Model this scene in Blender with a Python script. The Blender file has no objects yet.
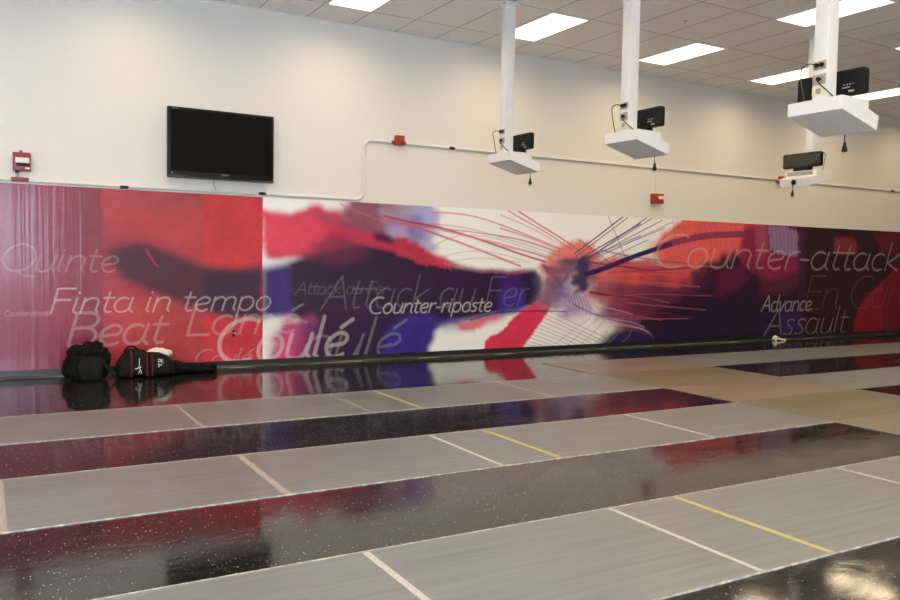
import bpy, bmesh, math, random
import numpy as np
from mathutils import Vector, Matrix
random.seed(7)
S = bpy.context.scene
COL = S.collection
PI = math.pi

# ------------------------------------------------------------------ materials
def mat(name, rgb, rough=.5, metal=0., spec=.5, emit=None, estr=0.):
    m = bpy.data.materials.new(name); m.use_nodes = True
    p = m.node_tree.nodes['Principled BSDF']
    p.inputs['Base Color'].default_value = (*rgb, 1)
    p.inputs['Roughness'].default_value = rough
    p.inputs['Metallic'].default_value = metal
    p.inputs['Specular IOR Level'].default_value = spec
    if emit:
        p.inputs['Emission Color'].default_value = (*emit, 1); p.inputs['Emission Strength'].default_value = estr
    return m
class NT:
    def __init__(s, m): s.t = m.node_tree; s.p = s.t.nodes['Principled BSDF']
    def n(s, kind, **kw):
        x = s.t.nodes.new(kind)
        for k, v in kw.items():
            if k in x.inputs.keys(): x.inputs[k].default_value = v
            else: setattr(x, k, v)
        return x
    def l(s, a, ao, b, bi): s.t.links.new(a.outputs[ao], b.inputs[bi])
    def coords(s, scale=(1,1,1), loc=(0,0,0)):
        c = s.n('ShaderNodeTexCoord'); m = s.n('ShaderNodeMapping'); m.inputs['Scale'].default_value = scale; m.inputs['Location'].default_value = loc
        s.l(c, 'Object', m, 'Vector'); return m
    def ramp(s, stops):
        r = s.n('ShaderNodeValToRGB'); e = r.color_ramp.elements
        while len(e) < len(stops): e.new(.5)
        for i, (q, c) in enumerate(stops): e[i].position = q; e[i].color = (*c, 1)
        return r
    def bump(s, src, out, strength, dist):
        b = s.n('ShaderNodeBump', Strength=strength, Distance=dist); s.l(src, out, b, 'Height'); s.l(b, 'Normal', s.p, 'Normal'); return b

def noisy(name, c0, c1, scale, rough=.5, metal=0., bump=0., detail=4., lo=.35, hi=.65, dist=.01, spec=.5):
    m = mat(name, c0, rough, metal, spec); t = NT(m); mp = t.coords(scale)
    nz = t.n('ShaderNodeTexNoise', Scale=1., Detail=detail, Roughness=.6); t.l(mp, 'Vector', nz, 'Vector')
    r = t.ramp([(lo, c0), (hi, c1)]); t.l(nz, 'Fac', r, 'Fac'); t.l(r, 'Color', t.p, 'Base Color')
    if bump: t.bump(nz, 'Fac', bump, dist)
    return m

def wall_mat():
    m = mat('painted_block', (.74,.71,.65), .55, 0, .3); t = NT(m)
    c = t.n('ShaderNodeTexCoord'); sx = t.n('ShaderNodeSeparateXYZ'); t.l(c, 'Object', sx, 'Vector')
    ad = t.n('ShaderNodeMath', operation='ADD'); t.l(sx, 'X', ad, 0); t.l(sx, 'Y', ad, 1)
    cb = t.n('ShaderNodeCombineXYZ'); t.l(ad, 0, cb, 'X'); t.l(sx, 'Z', cb, 'Y')
    b = t.n('ShaderNodeTexBrick', Scale=1.); b.offset = .5
    b.inputs['Brick Width'].default_value = .4064; b.inputs['Row Height'].default_value = .2032
    b.inputs['Mortar Size'].default_value = .006; b.inputs['Mortar Smooth'].default_value = .8
    b.inputs['Color1'].default_value = (.738,.708,.652,1); b.inputs['Color2'].default_value = (.735,.705,.650,1); b.inputs['Mortar'].default_value = (.725,.695,.64,1)
    t.l(cb, 'Vector', b, 'Vector'); t.l(b, 'Color', t.p, 'Base Color')
    inv = t.n('ShaderNodeMath', operation='SUBTRACT'); inv.inputs[0].default_value = 1; t.l(b, 'Fac', inv, 1)
    t.bump(inv, 0, .04, .003); return m

def ceiling_mat():
    m = mat('acoustic_tile', (.7,.68,.64), .9, 0, .1); t = NT(m); mp = t.coords((1,1,1), (-5.375+.6096*10, .64+1.2192*20, 0))
    sx = t.n('ShaderNodeSeparateXYZ'); t.l(mp, 'Vector', sx, 'Vector')
    def edge(out, size, w):
        d = t.n('ShaderNodeMath', operation='DIVIDE'); t.l(sx, out, d, 0); d.inputs[1].default_value = size
        f = t.n('ShaderNodeMath', operation='FRACT'); t.l(d, 0, f, 0)
        a = t.n('ShaderNodeMath', operation='SUBTRACT'); t.l(f, 0, a, 0); a.inputs[1].default_value = .5
        b = t.n('ShaderNodeMath', operation='ABSOLUTE'); t.l(a, 0, b, 0)
        g = t.n('ShaderNodeMath', operation='GREATER_THAN'); t.l(b, 0, g, 0); g.inputs[1].default_value = .5-w/size/2
        return g
    gx = edge('X', .6096, .022); gy = edge('Y', 1.2192, .022)
    mx = t.n('ShaderNodeMath', operation='MAXIMUM'); t.l(gx, 0, mx, 0); t.l(gy, 0, mx, 1)
    nz = t.n('ShaderNodeTexNoise', Scale=90., Detail=3.); c2 = t.coords(); t.l(c2, 'Vector', nz, 'Vector')
    r = t.ramp([(.3, (.92,.91,.885)), (.6, (.96,.95,.93))]); t.l(nz, 'Fac', r, 'Fac')
    mix = t.n('ShaderNodeMix', data_type='RGBA'); t.l(mx, 0, mix, 'Factor'); t.l(r, 'Color', mix, 6); mix.inputs[7].default_value = (.58,.565,.54,1)
    t.l(mix, 2, t.p, 'Base Color'); return m

def floor_mat():
    m = mat('speckled_rubber', (.012,.011,.011), .1, 0, .5); t = NT(m); mp = t.coords()
    tot = None
    for sc, th, rnd, amt in ((44., .14, .76, .8), (90., .19, .80, .42)):
        v = t.n('ShaderNodeTexVoronoi', Scale=sc); t.l(mp, 'Vector', v, 'Vector')
        lt = t.n('ShaderNodeMath', operation='LESS_THAN'); t.l(v, 'Distance', lt, 0); lt.inputs[1].default_value = th
        sp = t.n('ShaderNodeSeparateColor'); t.l(v, 'Color', sp, 'Color')
        gt = t.n('ShaderNodeMath', operation='GREATER_THAN'); t.l(sp, 'Red', gt, 0); gt.inputs[1].default_value = rnd
        ml = t.n('ShaderNodeMath', operation='MULTIPLY'); t.l(lt, 0, ml, 0); t.l(gt, 0, ml, 1)
        m2 = t.n('ShaderNodeMath', operation='MULTIPLY'); t.l(ml, 0, m2, 0); m2.inputs[1].default_value = amt
        if tot is None: tot = m2
        else:
            a = t.n('ShaderNodeMath', operation='MAXIMUM'); t.l(tot, 0, a, 0); t.l(m2, 0, a, 1); tot = a
    mix = t.n('ShaderNodeMix', data_type='RGBA'); t.l(tot, 0, mix, 'Factor'); mix.inputs[6].default_value = (.012,.0115,.011,1); mix.inputs[7].default_value = (.9,.88,.82,1)
    t.l(mix, 2, t.p, 'Base Color')
    m3 = t.coords((2.2,5.,1)); nz = t.n('ShaderNodeTexNoise', Scale=1., Detail=5., Roughness=.55, Distortion=.8); t.l(m3, 'Vector', nz, 'Vector')
    t.bump(nz, 'Fac', .07, .012)
    r = t.ramp([(.3, (.05,)*3), (.75, (.14,)*3)]); t.l(nz, 'Fac', r, 'Fac'); t.l(r, 'Color', t.p, 'Roughness')
    return m

def piste_mat(name, c0, c1):
    m = mat(name, c0, .42, .35, .5); t = NT(m); mp = t.coords((.9, 26., 1))
    nz = t.n('ShaderNodeTexNoise', Scale=1., Detail=6., Roughness=.65); t.l(mp, 'Vector', nz, 'Vector')
    r = t.ramp([(.3, c0), (.7, c1)]); t.l(nz, 'Fac', r, 'Fac')
    m2 = t.coords((.8, 1.3, 1)); n2 = t.n('ShaderNodeTexNoise', Scale=1., Detail=4.); t.l(m2, 'Vector', n2, 'Vector')
    r2 = t.ramp([(.3, (.30,)*3), (.7, (.42,)*3)]); t.l(n2, 'Fac', r2, 'Fac'); t.l(r2, 'Color', t.p, 'Roughness')
    w = t.coords((160., 160., 1)); n3 = t.n('ShaderNodeTexNoise', Scale=1., Detail=2.); t.l(w, 'Vector', n3, 'Vector')
    mix = t.n('ShaderNodeMix', data_type='RGBA', blend_type='MULTIPLY'); mix.inputs['Factor'].default_value = .25; t.l(r, 'Color', mix, 6); t.l(n3, 'Color', mix, 7)
    t.l(r, 'Color', t.p, 'Base Color')
    t.bump(nz, 'Fac', .06, .004); return m

def mural_mat():
    m = mat('printed_panel', (.5,.5,.5), .16, 0, .42); t = NT(m)
    a = t.n('ShaderNodeVertexColor'); a.layer_name = 'print'; t.l(a, 'Color', t.p, 'Base Color')
    mp = t.coords((6., 1., .10)); nz = t.n('ShaderNodeTexNoise', Scale=1., Detail=3., Roughness=.7); t.l(mp, 'Vector', nz, 'Vector')
    t.bump(nz, 'Fac', .36, .014); return m

M = dict(
 wall=wall_mat(), ceil=ceiling_mat(), floor=floor_mat(), mural=mural_mat(),
 piste=piste_mat('grey_metal_weave', (.178,.194,.205), (.25,.27,.282)),
 pink=piste_mat('pink_metal_weave', (.22,.178,.155), (.27,.218,.195)),
 yellow=piste_mat('yellow_metal_weave', (.17,.155,.10), (.215,.20,.135)),
 trim=noisy('pale_edge', (.33,.32,.31), (.66,.63,.58), (22,22,1), .5, lo=.45, hi=.68), tape_w=noisy('white_tape', (.36,.36,.34), (.56,.55,.52), (70,70,1), .55, lo=.3, hi=.7),
 tape_y=noisy('yellow_tape', (.38,.36,.15), (.45,.42,.19), (50,50,1), .55), tape_p=noisy('worn_pink_tape', (.23,.23,.235), (.44,.36,.34), (70,70,1), .55, lo=.40, hi=.62),
 dim=mat('darkened_wall', (.22,.20,.18), .7, 0, .2), wall2=mat('white_paint', (.86,.85,.83), .6, 0, .3), bounce=noisy('bounce_white', (.76,.75,.72), (.82,.81,.78), (3,3,3), .5),
 base=mat('black_vinyl', (.016,.018,.02), .28, 0, .5), glint=noisy('painted_glint', (.02,.018,.014), (.5,.47,.38), (1.6,30,30), .45, lo=.5, hi=.66),
 white=mat('white_powder_coat', (.80,.79,.77), .4), white2=noisy('white_steel', (.78,.77,.75), (.82,.81,.79), (6,6,6), .35),
 steel=noisy('brushed_plate', (.42,.39,.35), (.54,.5,.45), (4,60,4), .35, .7), ivory=mat('ivory_plate', (.80,.74,.55), .4),
 black=mat('black_plastic', (.004,.004,.004), .45, 0, .25), blackg=mat('black_gloss', (.004,.004,.005), .08, 0, .5), screen=mat('tv_glass', (.001,.001,.001), .35, 0, .12),
 bar=mat('smoked_bar', (.05,.04,.035), .25), led=mat('dark_display', (.035,.03,.02), .12, 0, .6), silver=mat('silver_print', (.35,.35,.36), .35, .3),  # led: brown stands in for ceiling and wall reflected in the screen
 cable=mat('black_cable', (.006,.006,.006), .5, 0, .3), cablew=mat('grey_cable', (.42,.41,.42), .5),
 red=mat('red_enamel', (.26,.03,.03), .4), redo=mat('orange_red_enamel', (.33,.035,.014), .4), cream=mat('cream_label', (.80,.74,.58), .4),
 conduit=mat('painted_conduit', (.72,.69,.63), .4), fab=noisy('black_nylon', (.003,.003,.003), (.008,.008,.0075), (40,40,40), .8, 0, .4, spec=.12),
 fab2=noisy('charcoal_nylon', (.005,.0055,.005), (.013,.0135,.012), (30,30,30), .75, 0, .4, spec=.15), redf=mat('red_webbing', (.13,.008,.014), .7, 0, .2), whitef=mat('white_print', (.75,.74,.72), .6),
 cloth=noisy('cream_cloth', (.62,.58,.48), (.72,.68,.58), (20,20,20), .9, 0, .3), paper=noisy('white_paper', (.7,.68,.6), (.8,.78,.7), (30,30,30), .9),
 tube=mat('lit_diffuser', (.9,.9,.88), .5, 0, .3, (1., .88, .68), 3.5), frame=mat('white_frame', (.75,.74,.72), .4),
 day=mat('daylight_pane', (.6,.65,.7), .2, 0, .5, (.56,.75,1.), 16), chrome=mat('chrome', (.7,.7,.7), .15, 1.),
)

# ------------------------------------------------------------------ building helpers
class MB:
    def __init__(s): s.b = bmesh.new()
    def add(s, verts, faces, mi=0):
        vs = [s.b.verts.new(v) for v in verts]
        for f in faces:
            try: q = s.b.faces.new([vs[i] for i in f]); q.material_index = mi
            except ValueError: pass
        return vs
    def box(s, x0, x1, y0, y1, z0, z1, mi=0, bev=0.):
        if bev:
            b = bmesh.new(); bmesh.ops.create_cube(b, size=1)
            for v in b.verts: v.co = Vector(((x0+x1)/2+v.co.x*(x1-x0), (y0+y1)/2+v.co.y*(y1-y0), (z0+z1)/2+v.co.z*(z1-z0)))
            bmesh.ops.bevel(b, geom=b.edges[:], offset=bev, segments=3, affect='EDGES', profile=.5)
            s.merge(b, mi); return
        s.add([(x0,y0,z0),(x1,y0,z0),(x1,y1,z0),(x0,y1,z0),(x0,y0,z1),(x1,y0,z1),(x1,y1,z1),(x0,y1,z1)],
              [(0,3,2,1),(4,5,6,7),(0,1,5,4),(1,2,6,5),(2,3,7,6),(3,0,4,7)], mi)
    def merge(s, b, mi=0):
        b.verts.index_update()
        s.add([v.co.copy() for v in b.verts], [[v.index for v in f.verts] for f in b.faces], mi); b.free()
    def prism(s, pts, axis, a, b, mi=0):           # outline (2d) extruded along an axis
        def P(p, t): return {'x': (t,p[0],p[1]), 'y': (p[0],t,p[1]), 'z': (p[0],p[1],t)}[axis]
        n = len(pts); s.add([P(p,a) for p in pts]+[P(p,b) for p in pts], [tuple(range(n-1,-1,-1)), tuple(range(n,2*n))]+[(i,(i+1)%n,(i+1)%n+n,i+n) for i in range(n)], mi)
    def lathe(s, prof, n=20, origin=(0,0,0), axis='z', mi=0):
        o = Vector(origin); V = []; F = []
        def P(r, h, a):
            c, d = r*math.cos(a), r*math.sin(a)
            return o+Vector({'z': (c,d,h), 'x': (h,c,d), 'y': (c,h,d)}[axis])
        for r, h in prof:
            for k in range(n): V.append(P(r,h,2*PI*k/n))
        for i in range(len(prof)-1):
            for k in range(n): F.append((i*n+k, i*n+(k+1)%n, (i+1)*n+(k+1)%n, (i+1)*n+k))
        F.append(tuple(range(n-1,-1,-1))); F.append(tuple(range((len(prof)-1)*n, len(prof)*n)))
        s.add(V, F, mi)
    def tube(s, pts, r, n=8, mi=0, flat=1.):
        pts = [Vector(p) for p in pts]; V = []; F = []; up = Vector((0,0,1)); prev = None
        for i, p in enumerate(pts):
            d = (pts[min(i+1,len(pts)-1)]-pts[max(i-1,0)]).normalized()
            if prev is None: prev = d.orthogonal().normalized()
            prev = (prev-d*prev.dot(d)).normalized(); q = d.cross(prev)
            rr = r[i] if isinstance(r, (list,tuple)) else r
            for k in range(n): a = 2*PI*k/n; V.append(p+prev*math.cos(a)*rr+q*math.sin(a)*rr*flat)
        for i in range(len(pts)-1):
            for k in range(n): F.append((i*n+k, i*n+(k+1)%n, (i+1)*n+(k+1)%n, (i+1)*n+k))
        F.append(tuple(range(n-1,-1,-1))); F.append(tuple(range((len(pts)-1)*n, len(pts)*n)))
        s.add(V, F, mi)
    def out(s, name, mats, parent=None, smooth=False, loc=None):
        me = bpy.data.meshes.new(name); bmesh.ops.recalc_face_normals(s.b, faces=s.b.faces[:]); s.b.to_mesh(me); s.b.free()
        for m in (mats if isinstance(mats, (list,tuple)) else [mats]): me.materials.append(m)
        if smooth:
            for p in me.polygons: p.use_smooth = True
            try: me.set_sharp_from_angle(angle=math.radians(40))
            except Exception: pass
        o = bpy.data.objects.new(name, me); COL.objects.link(o)
        if parent: o.parent = parent
        if loc: o.location = loc
        return o
def box(name, b, m, parent=None, bev=0.):
    k = MB(); k.box(*b, bev=bev); return k.out(name, m, parent, bool(bev))
def tag(o, label, cat, group=None):
    o['label'] = label; o['category'] = cat
    if group: o['group'] = group
    return o
def thing(name, label, cat, loc=(0,0,0), rz=0., group=None):
    o = bpy.data.objects.new(name, None); o.empty_display_size = .1; COL.objects.link(o); o.location = loc; o.rotation_euler = (0,0,rz)
    return tag(o, label, cat, group)
def struct(o): o['kind'] = 'structure'; return o
def dup(root, loc, rz=0., label=None):
    r = root.copy(); COL.objects.link(r); r.location = loc; r.rotation_euler = (0,0,rz)
    if label: r['label'] = label
    for ch in list(root.children):
        c = ch.copy(); COL.objects.link(c); c.parent = r
        for g in list(ch.children):
            d = g.copy(); COL.objects.link(d); d.parent = c
    return r
def smooth(pts, n=8):
    P = [Vector(p) for p in pts]; out = []
    for i in range(len(P)-1):
        a, b, c, d = P[max(i-1,0)], P[i], P[i+1], P[min(i+2,len(P)-1)]
        for k in range(n):
            t = k/n; out.append(.5*((2*b)+(c-a)*t+(2*a-5*b+4*c-d)*t*t+(3*b-a-3*c+d)*t**3))
    out.append(P[-1]); return out

# ------------------------------------------------------------------ the room
CZ = 4.385; XL, XR, YF = -9.6, 16.75, -14.6
struct(box('floor', (XL,XR,YF,0,-.1,0), M['floor']))
struct(box('floor_bounce', (XL,XR,YF,-9.2,0,.003), M['bounce']))  # unseen pale slab, added to bounce light up to the ceiling
struct(box('ceiling', (XL,XR,YF,0,CZ,CZ+.1), M['ceil']))
struct(box('wall_back', (XL,XR,0,.2,-.1,CZ+.1), M['wall']))
struct(box('wall_right', (XR,XR+.2,YF,.2,-.1,CZ+.1), M['dim']))  # unseen wall, colour darkened to dim its reflection in the mural
struct(box('wall_left', (XL-.2,XL,YF,.2,-.1,CZ+.1), M['wall2']))
k = MB()                                   # wall behind the camera, with the window opening
WX0, WX1, WZ0, WZ1 = -8.4, 1.25, .6, 3.3
for b in ((XL-.2,WX0,YF-.2,YF,-.1,CZ+.1), (WX1,XR+.2,YF-.2,YF,-.1,CZ+.1), (WX0,WX1,YF-.2,YF,-.1,WZ0), (WX0,WX1,YF-.2,YF,WZ1,CZ+.1)): k.box(*b)
struct(k.out('wall_front', M['wall2']))
w = struct(box('window_1', (WX0,WX1,YF-.12,YF-.1,WZ0,WZ1), M['day']))
k = MB()
for x in (WX0, -6.7, -4.8, -2.9, -1.0, WX1): k.box(x-.03,x+.03,YF-.1,YF-.04,WZ0,WZ1)
for z in (WZ0, WZ1): k.box(WX0,WX1,YF-.1,YF-.04,z-.03,z+.03)
k.out('window_frame', M['frame'], w)
k = MB()                                   # cove base with a rounded toe
prof = [(0,0),(-.022,0),(-.020,.006),(-.012,.016),(-.008,.03),(-.008,.082),(-.004,.086),(0,.086)]
k.prism(prof, 'x', XL, XR)
bb = struct(k.out('baseboard_back', M['base']))
k = MB(); k.box(XL,XR,-.028,-.0215,0,.005); k.out('toe_glint', M['glint'], bb)  # light caught by the toe, painted as a patchy pale strip

# ------------------------------------------------------------------ the mural
ART = [
 ('P',[(2.99,2.43),(10.54,2.96),(10.71,-0.72),(3.0,-0.24)],(0.878,0.876,0.844),1,0.003,0.0),
 ('P',[(10.54,2.96),(18.45,3.51),(18.86,-1.22),(10.71,-0.72)],(0.095,0.016,0.039),1,0.003,0.0),
 ('P',[(2.99,1.92),(3.28,1.9),(3.45,1.94),(3.56,1.99),(3.72,2.02),(3.88,1.98),(4.05,1.96),(4.14,1.8),(5.21,1.43),(4.6,1.32),(2.99,1.35)],(0.636,0.052,0.113),1,0.051,0.029),
 ('P',[(3.68,2.0),(4.09,1.99),(4.89,1.96),(5.52,1.33),(4.17,1.47),(3.62,1.65)],(0.371,0.047,0.099),0.7,0.088,0.059),
 ('P',[(4.16,2.15),(4.65,2.16),(4.69,1.62),(4.87,1.58),(4.83,1.42),(4.03,1.53),(4.09,1.93)],(0.229,0.047,0.104),0.9,0.059,0.044),
 ('P',[(4.19,2.15),(4.89,2.18),(5.41,2.19),(5.45,1.85),(5.39,1.55),(5.33,1.47),(5.08,1.53),(4.66,1.67),(4.65,2.16)],(0.232,0.12,0.301),0.75,0.074,0.044),
 ('P',[(5.07,2.17),(5.37,2.19),(5.45,2.02),(5.45,1.78),(5.39,1.5),(5.21,1.52),(5.11,1.83)],(0.445,0.441,0.727),0.8,0.059,0.044),
 ('P',[(4.68,1.8),(4.95,1.84),(5.08,1.63),(4.9,1.6),(4.69,1.67)],(0.519,0.419,0.682),0.6,0.059,0.029),
 ('P',[(5.01,1.98),(5.26,1.99),(5.3,1.63),(5.05,1.63)],(0.115,0.09,0.362),0.55,0.074,0.029),
 ('P',[(4.16,2.12),(4.81,2.13),(4.86,2.0),(4.23,2.0)],(0.199,0.033,0.08),0.5,0.059,0.044),
 ('P',[(2.99,1.37),(3.29,1.36),(3.38,1.3),(3.16,1.23),(2.99,1.2)],(0.789,0.793,0.874),1,0.044,0.029),
 ('P',[(2.99,1.22),(3.35,1.3),(3.49,1.14),(3.49,0.59),(3.0,0.61)],(0.041,0.023,0.16),1,0.059,0.009),
 ('P',[(3.33,1.3),(3.65,1.4),(4.03,1.47),(4.2,1.52),(4.48,1.56),(4.78,1.51),(5.05,1.44),(5.52,1.33),(6.01,1.25),(6.53,1.23),(7.17,1.24),(7.27,1.12),(7.28,0.79),(7.11,0.7),(6.54,0.59),(6.03,0.53),(5.54,0.47),(5.41,0.38),(5.31,-0.06),(3.36,-0.02),(3.39,0.57)],(0.029,0.013,0.047),1,0.044,0.015),
 ('P',[(3.49,0.57),(3.5,-0.14),(3.0,-0.11),(3.0,0.58)],(0.804,0.792,0.778),1,0.044,0.0),
 ('P',[(3.27,0.61),(3.83,0.58),(3.79,-0.07),(3.08,-0.03),(3.13,0.32)],(0.449,0.059,0.173),1,0.074,0.044),
 ('P',[(3.52,0.59),(4.11,0.58),(4.12,-0.08),(3.5,-0.05)],(0.092,0.023,0.102),0.9,0.132,0.029),
 ('P',[(3.28,0.42),(3.39,0.47),(3.36,-0.04),(3.13,-0.03)],(0.632,0.076,0.18),0.7,0.059,0.0),
 ('P',[(3.73,0.74),(4.61,0.81),(4.92,0.26),(4.8,-0.12),(3.74,-0.06)],(0.034,0.013,0.053),0.95,0.074,0.015),
 ('P',[(4.69,0.4),(4.94,0.59),(5.3,0.64),(5.54,0.49),(5.45,0.35),(5.28,-0.14),(4.55,-0.1),(4.59,0.2)],(0.042,0.024,0.23),1,0.059,0.015),
 ('P',[(4.35,0.81),(4.84,0.67),(4.68,0.27),(4.59,-0.07),(4.19,-0.05)],(0.031,0.013,0.06),0.8,0.074,0.015),
 ('P',[(5.53,1.25),(5.69,1.25),(5.9,0.37),(5.54,0.38)],(0.03,0.012,0.061),0.5,0.088,0.0),
 ('P',[(6.53,1.17),(6.92,1.19),(7.0,0.67),(6.51,0.56)],(0.055,0.028,0.268),0.8,0.074,0.015),
 ('P',[(6.99,1.18),(7.25,1.15),(7.28,0.79),(7.08,0.7)],(0.024,0.013,0.072),0.9,0.029,0.015),
 ('P',[(4.83,1.19),(7.06,1.18),(7.07,0.94),(4.83,0.94)],(0.038,0.013,0.051),0.5,0.088,0.0),
 ('P',[(5.38,0.58),(5.67,0.53),(6.54,0.63),(7.22,0.74),(7.22,0.68),(6.54,0.53),(5.7,0.45),(5.38,0.39)],(0.057,0.029,0.25),0.6,0.029,0.015),
 ('P',[(3.48,1.81),(3.89,1.78),(4.34,1.74),(4.81,1.62),(5.2,1.53),(5.52,1.42),(5.95,1.27),(5.52,1.3),(5.13,1.4),(4.82,1.46),(4.45,1.53),(4.1,1.6),(3.48,1.58)],(0.535,0.038,0.09),0.95,0.037,0.018),
 ('P',[(4.84,1.65),(5.05,1.63),(5.17,1.52),(5.39,1.44),(5.52,1.33),(5.72,1.25),(6.02,1.23),(5.53,1.25),(4.87,1.39)],(0.481,0.036,0.077),0.95,0.022,0.044),
 ('P',[(4.48,1.72),(4.66,1.7),(4.85,1.64),(4.85,1.58),(4.69,1.58),(4.51,1.62)],(0.042,0.014,0.064),0.9,0.037,0.022),
 ('P',[(3.75,1.59),(4.1,1.64),(4.48,1.53),(4.4,1.37),(3.96,1.31),(3.48,1.36)],(0.148,0.021,0.071),0.7,0.074,0.059),
 ('P',[(2.99,1.89),(3.48,1.91),(3.75,1.82),(3.89,1.65),(3.48,1.46),(2.99,1.42)],(0.696,0.059,0.118),0.8,0.074,0.044),
 ('P',[(5.6,1.33),(6.01,1.25),(6.53,1.23),(7.06,1.25),(7.06,1.19),(6.18,1.2)],(0.393,0.053,0.135),0.6,0.022,0.029),
 ('P',[(5.74,0.45),(6.03,0.51),(6.51,0.57),(6.55,0.5),(6.27,0.45),(6.07,0.34),(5.92,0.35)],(0.611,0.063,0.121),0.85,0.037,0.029),
 ('P',[(6.03,0.48),(6.54,0.56),(6.72,0.53),(6.2,0.39)],(0.751,0.22,0.28),0.5,0.044,0.0),
 ('P',[(6.33,-0.11),(6.28,0.04),(6.29,0.2),(6.39,0.28),(6.51,0.31),(6.6,0.36),(6.76,0.52),(6.9,0.62),(7.08,0.71),(7.3,0.79),(7.47,0.75),(7.38,0.57),(7.23,0.39),(7.05,0.19),(6.91,0.04),(6.77,-0.1),(6.65,-0.18)],(0.7,0.041,0.098),1,0.012,0.007),
 ('P',[(7.27,1.16),(7.62,1.36),(8.11,1.37),(8.34,0.93),(8.23,0.49),(7.74,0.55),(7.28,0.71)],(0.576,0.38,0.485),0.75,0.118,0.074),
 ('P',[(7.21,1.27),(7.33,1.42),(7.54,1.57),(7.72,1.65),(8.0,1.71),(8.24,1.62),(8.4,1.44),(8.21,1.28),(7.91,1.37),(7.62,1.27),(7.4,1.09)],(0.678,0.133,0.111),0.85,0.044,0.029),
 ('P',[(7.27,1.09),(7.55,1.21),(7.67,1.01),(7.49,0.71),(7.28,0.79)],(0.25,0.067,0.144),0.7,0.059,0.044),
 ('P',[(8.2,1.37),(8.65,1.49),(9.46,1.39),(10.6,1.61),(11.71,1.81),(11.78,0.56),(10.65,0.44),(9.28,0.47),(8.64,0.58),(8.22,0.84)],(0.612,0.068,0.078),0.9,0.074,0.074),
 ('P',[(8.5,0.98),(9.26,1.03),(10.63,1.03),(10.66,0.24),(9.29,0.21),(8.69,0.32),(8.43,0.65)],(0.188,0.027,0.071),0.85,0.132,0.118),
 ('P',[(9.26,0.9),(10.62,1.1),(11.41,0.22),(9.29,0.19),(8.75,0.42)],(0.07,0.015,0.053),0.8,0.206,0.118),
 ('P',[(8.26,0.84),(8.68,0.68),(9.28,0.51),(9.29,0.31),(8.52,0.49)],(0.198,0.036,0.108),0.7,0.074,0.088),
 ('P',[(8.65,1.38),(9.46,1.32),(10.38,1.3),(10.39,1.03),(9.26,0.99),(8.66,1.09)],(0.651,0.055,0.063),0.8,0.074,0.059),
 ('P',[(8.41,1.28),(9.47,1.26),(10.62,1.18),(10.62,1.11),(9.47,1.14),(8.41,1.19)],(0.781,0.129,0.109),0.45,0.029,0.029),
 ('P',[(9.5,1.58),(9.71,1.82),(10.02,2.03),(10.34,2.16),(12.08,2.18),(12.36,2.12),(12.12,1.43),(11.1,1.34),(10.62,1.3),(9.78,1.36),(9.55,1.46)],(0.758,0.121,0.116),1,0.044,0.015),
 ('P',[(9.24,1.45),(9.56,1.75),(10.0,1.96),(9.85,1.68),(9.57,1.39)],(0.789,0.219,0.19),0.5,0.059,0.029),
 ('P',[(11.69,2.13),(12.49,2.16),(12.53,1.43),(11.74,1.28)],(0.438,0.044,0.085),0.9,0.088,0.029),
 ('L',[(9.93,2.09),(9.99,1.86),(9.97,1.59)],(0.457,0.049,0.076),0.35,0.018),
 ('L',[(10.04,2.09),(10.11,1.86),(10.09,1.6)],(0.46,0.05,0.077),0.35,0.019),
 ('L',[(10.16,2.09),(10.23,1.87),(10.21,1.6)],(0.462,0.05,0.078),0.35,0.019),
 ('L',[(10.29,2.09),(10.35,1.87),(10.33,1.6)],(0.465,0.051,0.079),0.35,0.019),
 ('L',[(10.41,2.09),(10.48,1.87),(10.45,1.6)],(0.468,0.051,0.08),0.35,0.019),
 ('L',[(10.53,2.1),(10.6,1.87),(10.58,1.61)],(0.471,0.052,0.081),0.35,0.019),
 ('L',[(10.65,2.1),(10.73,1.87),(10.7,1.61)],(0.474,0.052,0.082),0.35,0.019),
 ('L',[(10.78,2.1),(10.85,1.88),(10.83,1.61)],(0.476,0.052,0.083),0.35,0.019),
 ('L',[(10.91,2.1),(10.98,1.88),(10.95,1.62)],(0.479,0.053,0.083),0.35,0.019),
 ('L',[(11.04,2.1),(11.11,1.88),(11.08,1.62)],(0.482,0.053,0.084),0.35,0.019),
 ('L',[(11.16,2.1),(11.24,1.88),(11.21,1.62)],(0.485,0.053,0.085),0.35,0.019),
 ('L',[(11.29,2.1),(11.37,1.89),(11.34,1.62)],(0.488,0.054,0.086),0.35,0.02),
 ('L',[(11.43,2.1),(11.5,1.89),(11.47,1.63)],(0.491,0.054,0.087),0.35,0.02),
 ('L',[(11.56,2.1),(11.63,1.89),(11.61,1.63)],(0.494,0.054,0.088),0.35,0.02),
 ('L',[(11.69,2.1),(11.77,1.89),(11.74,1.63)],(0.497,0.055,0.089),0.35,0.02),
 ('L',[(11.83,2.1),(11.9,1.89),(11.88,1.64)],(0.5,0.055,0.09),0.35,0.02),
 ('L',[(9.56,1.65),(10.36,1.74),(11.46,1.8)],(0.535,0.067,0.085),0.3,0.015),
 ('L',[(9.56,1.61),(10.36,1.69),(11.46,1.75)],(0.535,0.067,0.085),0.3,0.015),
 ('L',[(9.57,1.57),(10.36,1.64),(11.46,1.7)],(0.535,0.067,0.085),0.3,0.015),
 ('L',[(9.57,1.52),(10.36,1.6),(11.46,1.64)],(0.535,0.067,0.085),0.3,0.015),
 ('L',[(9.57,1.48),(10.37,1.55),(11.46,1.59)],(0.535,0.067,0.085),0.3,0.015),
 ('L',[(9.57,1.44),(10.37,1.5),(11.47,1.54)],(0.535,0.067,0.085),0.3,0.015),
 ('L',[(9.57,1.4),(10.37,1.46),(11.47,1.49)],(0.535,0.067,0.085),0.3,0.015),
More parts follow.
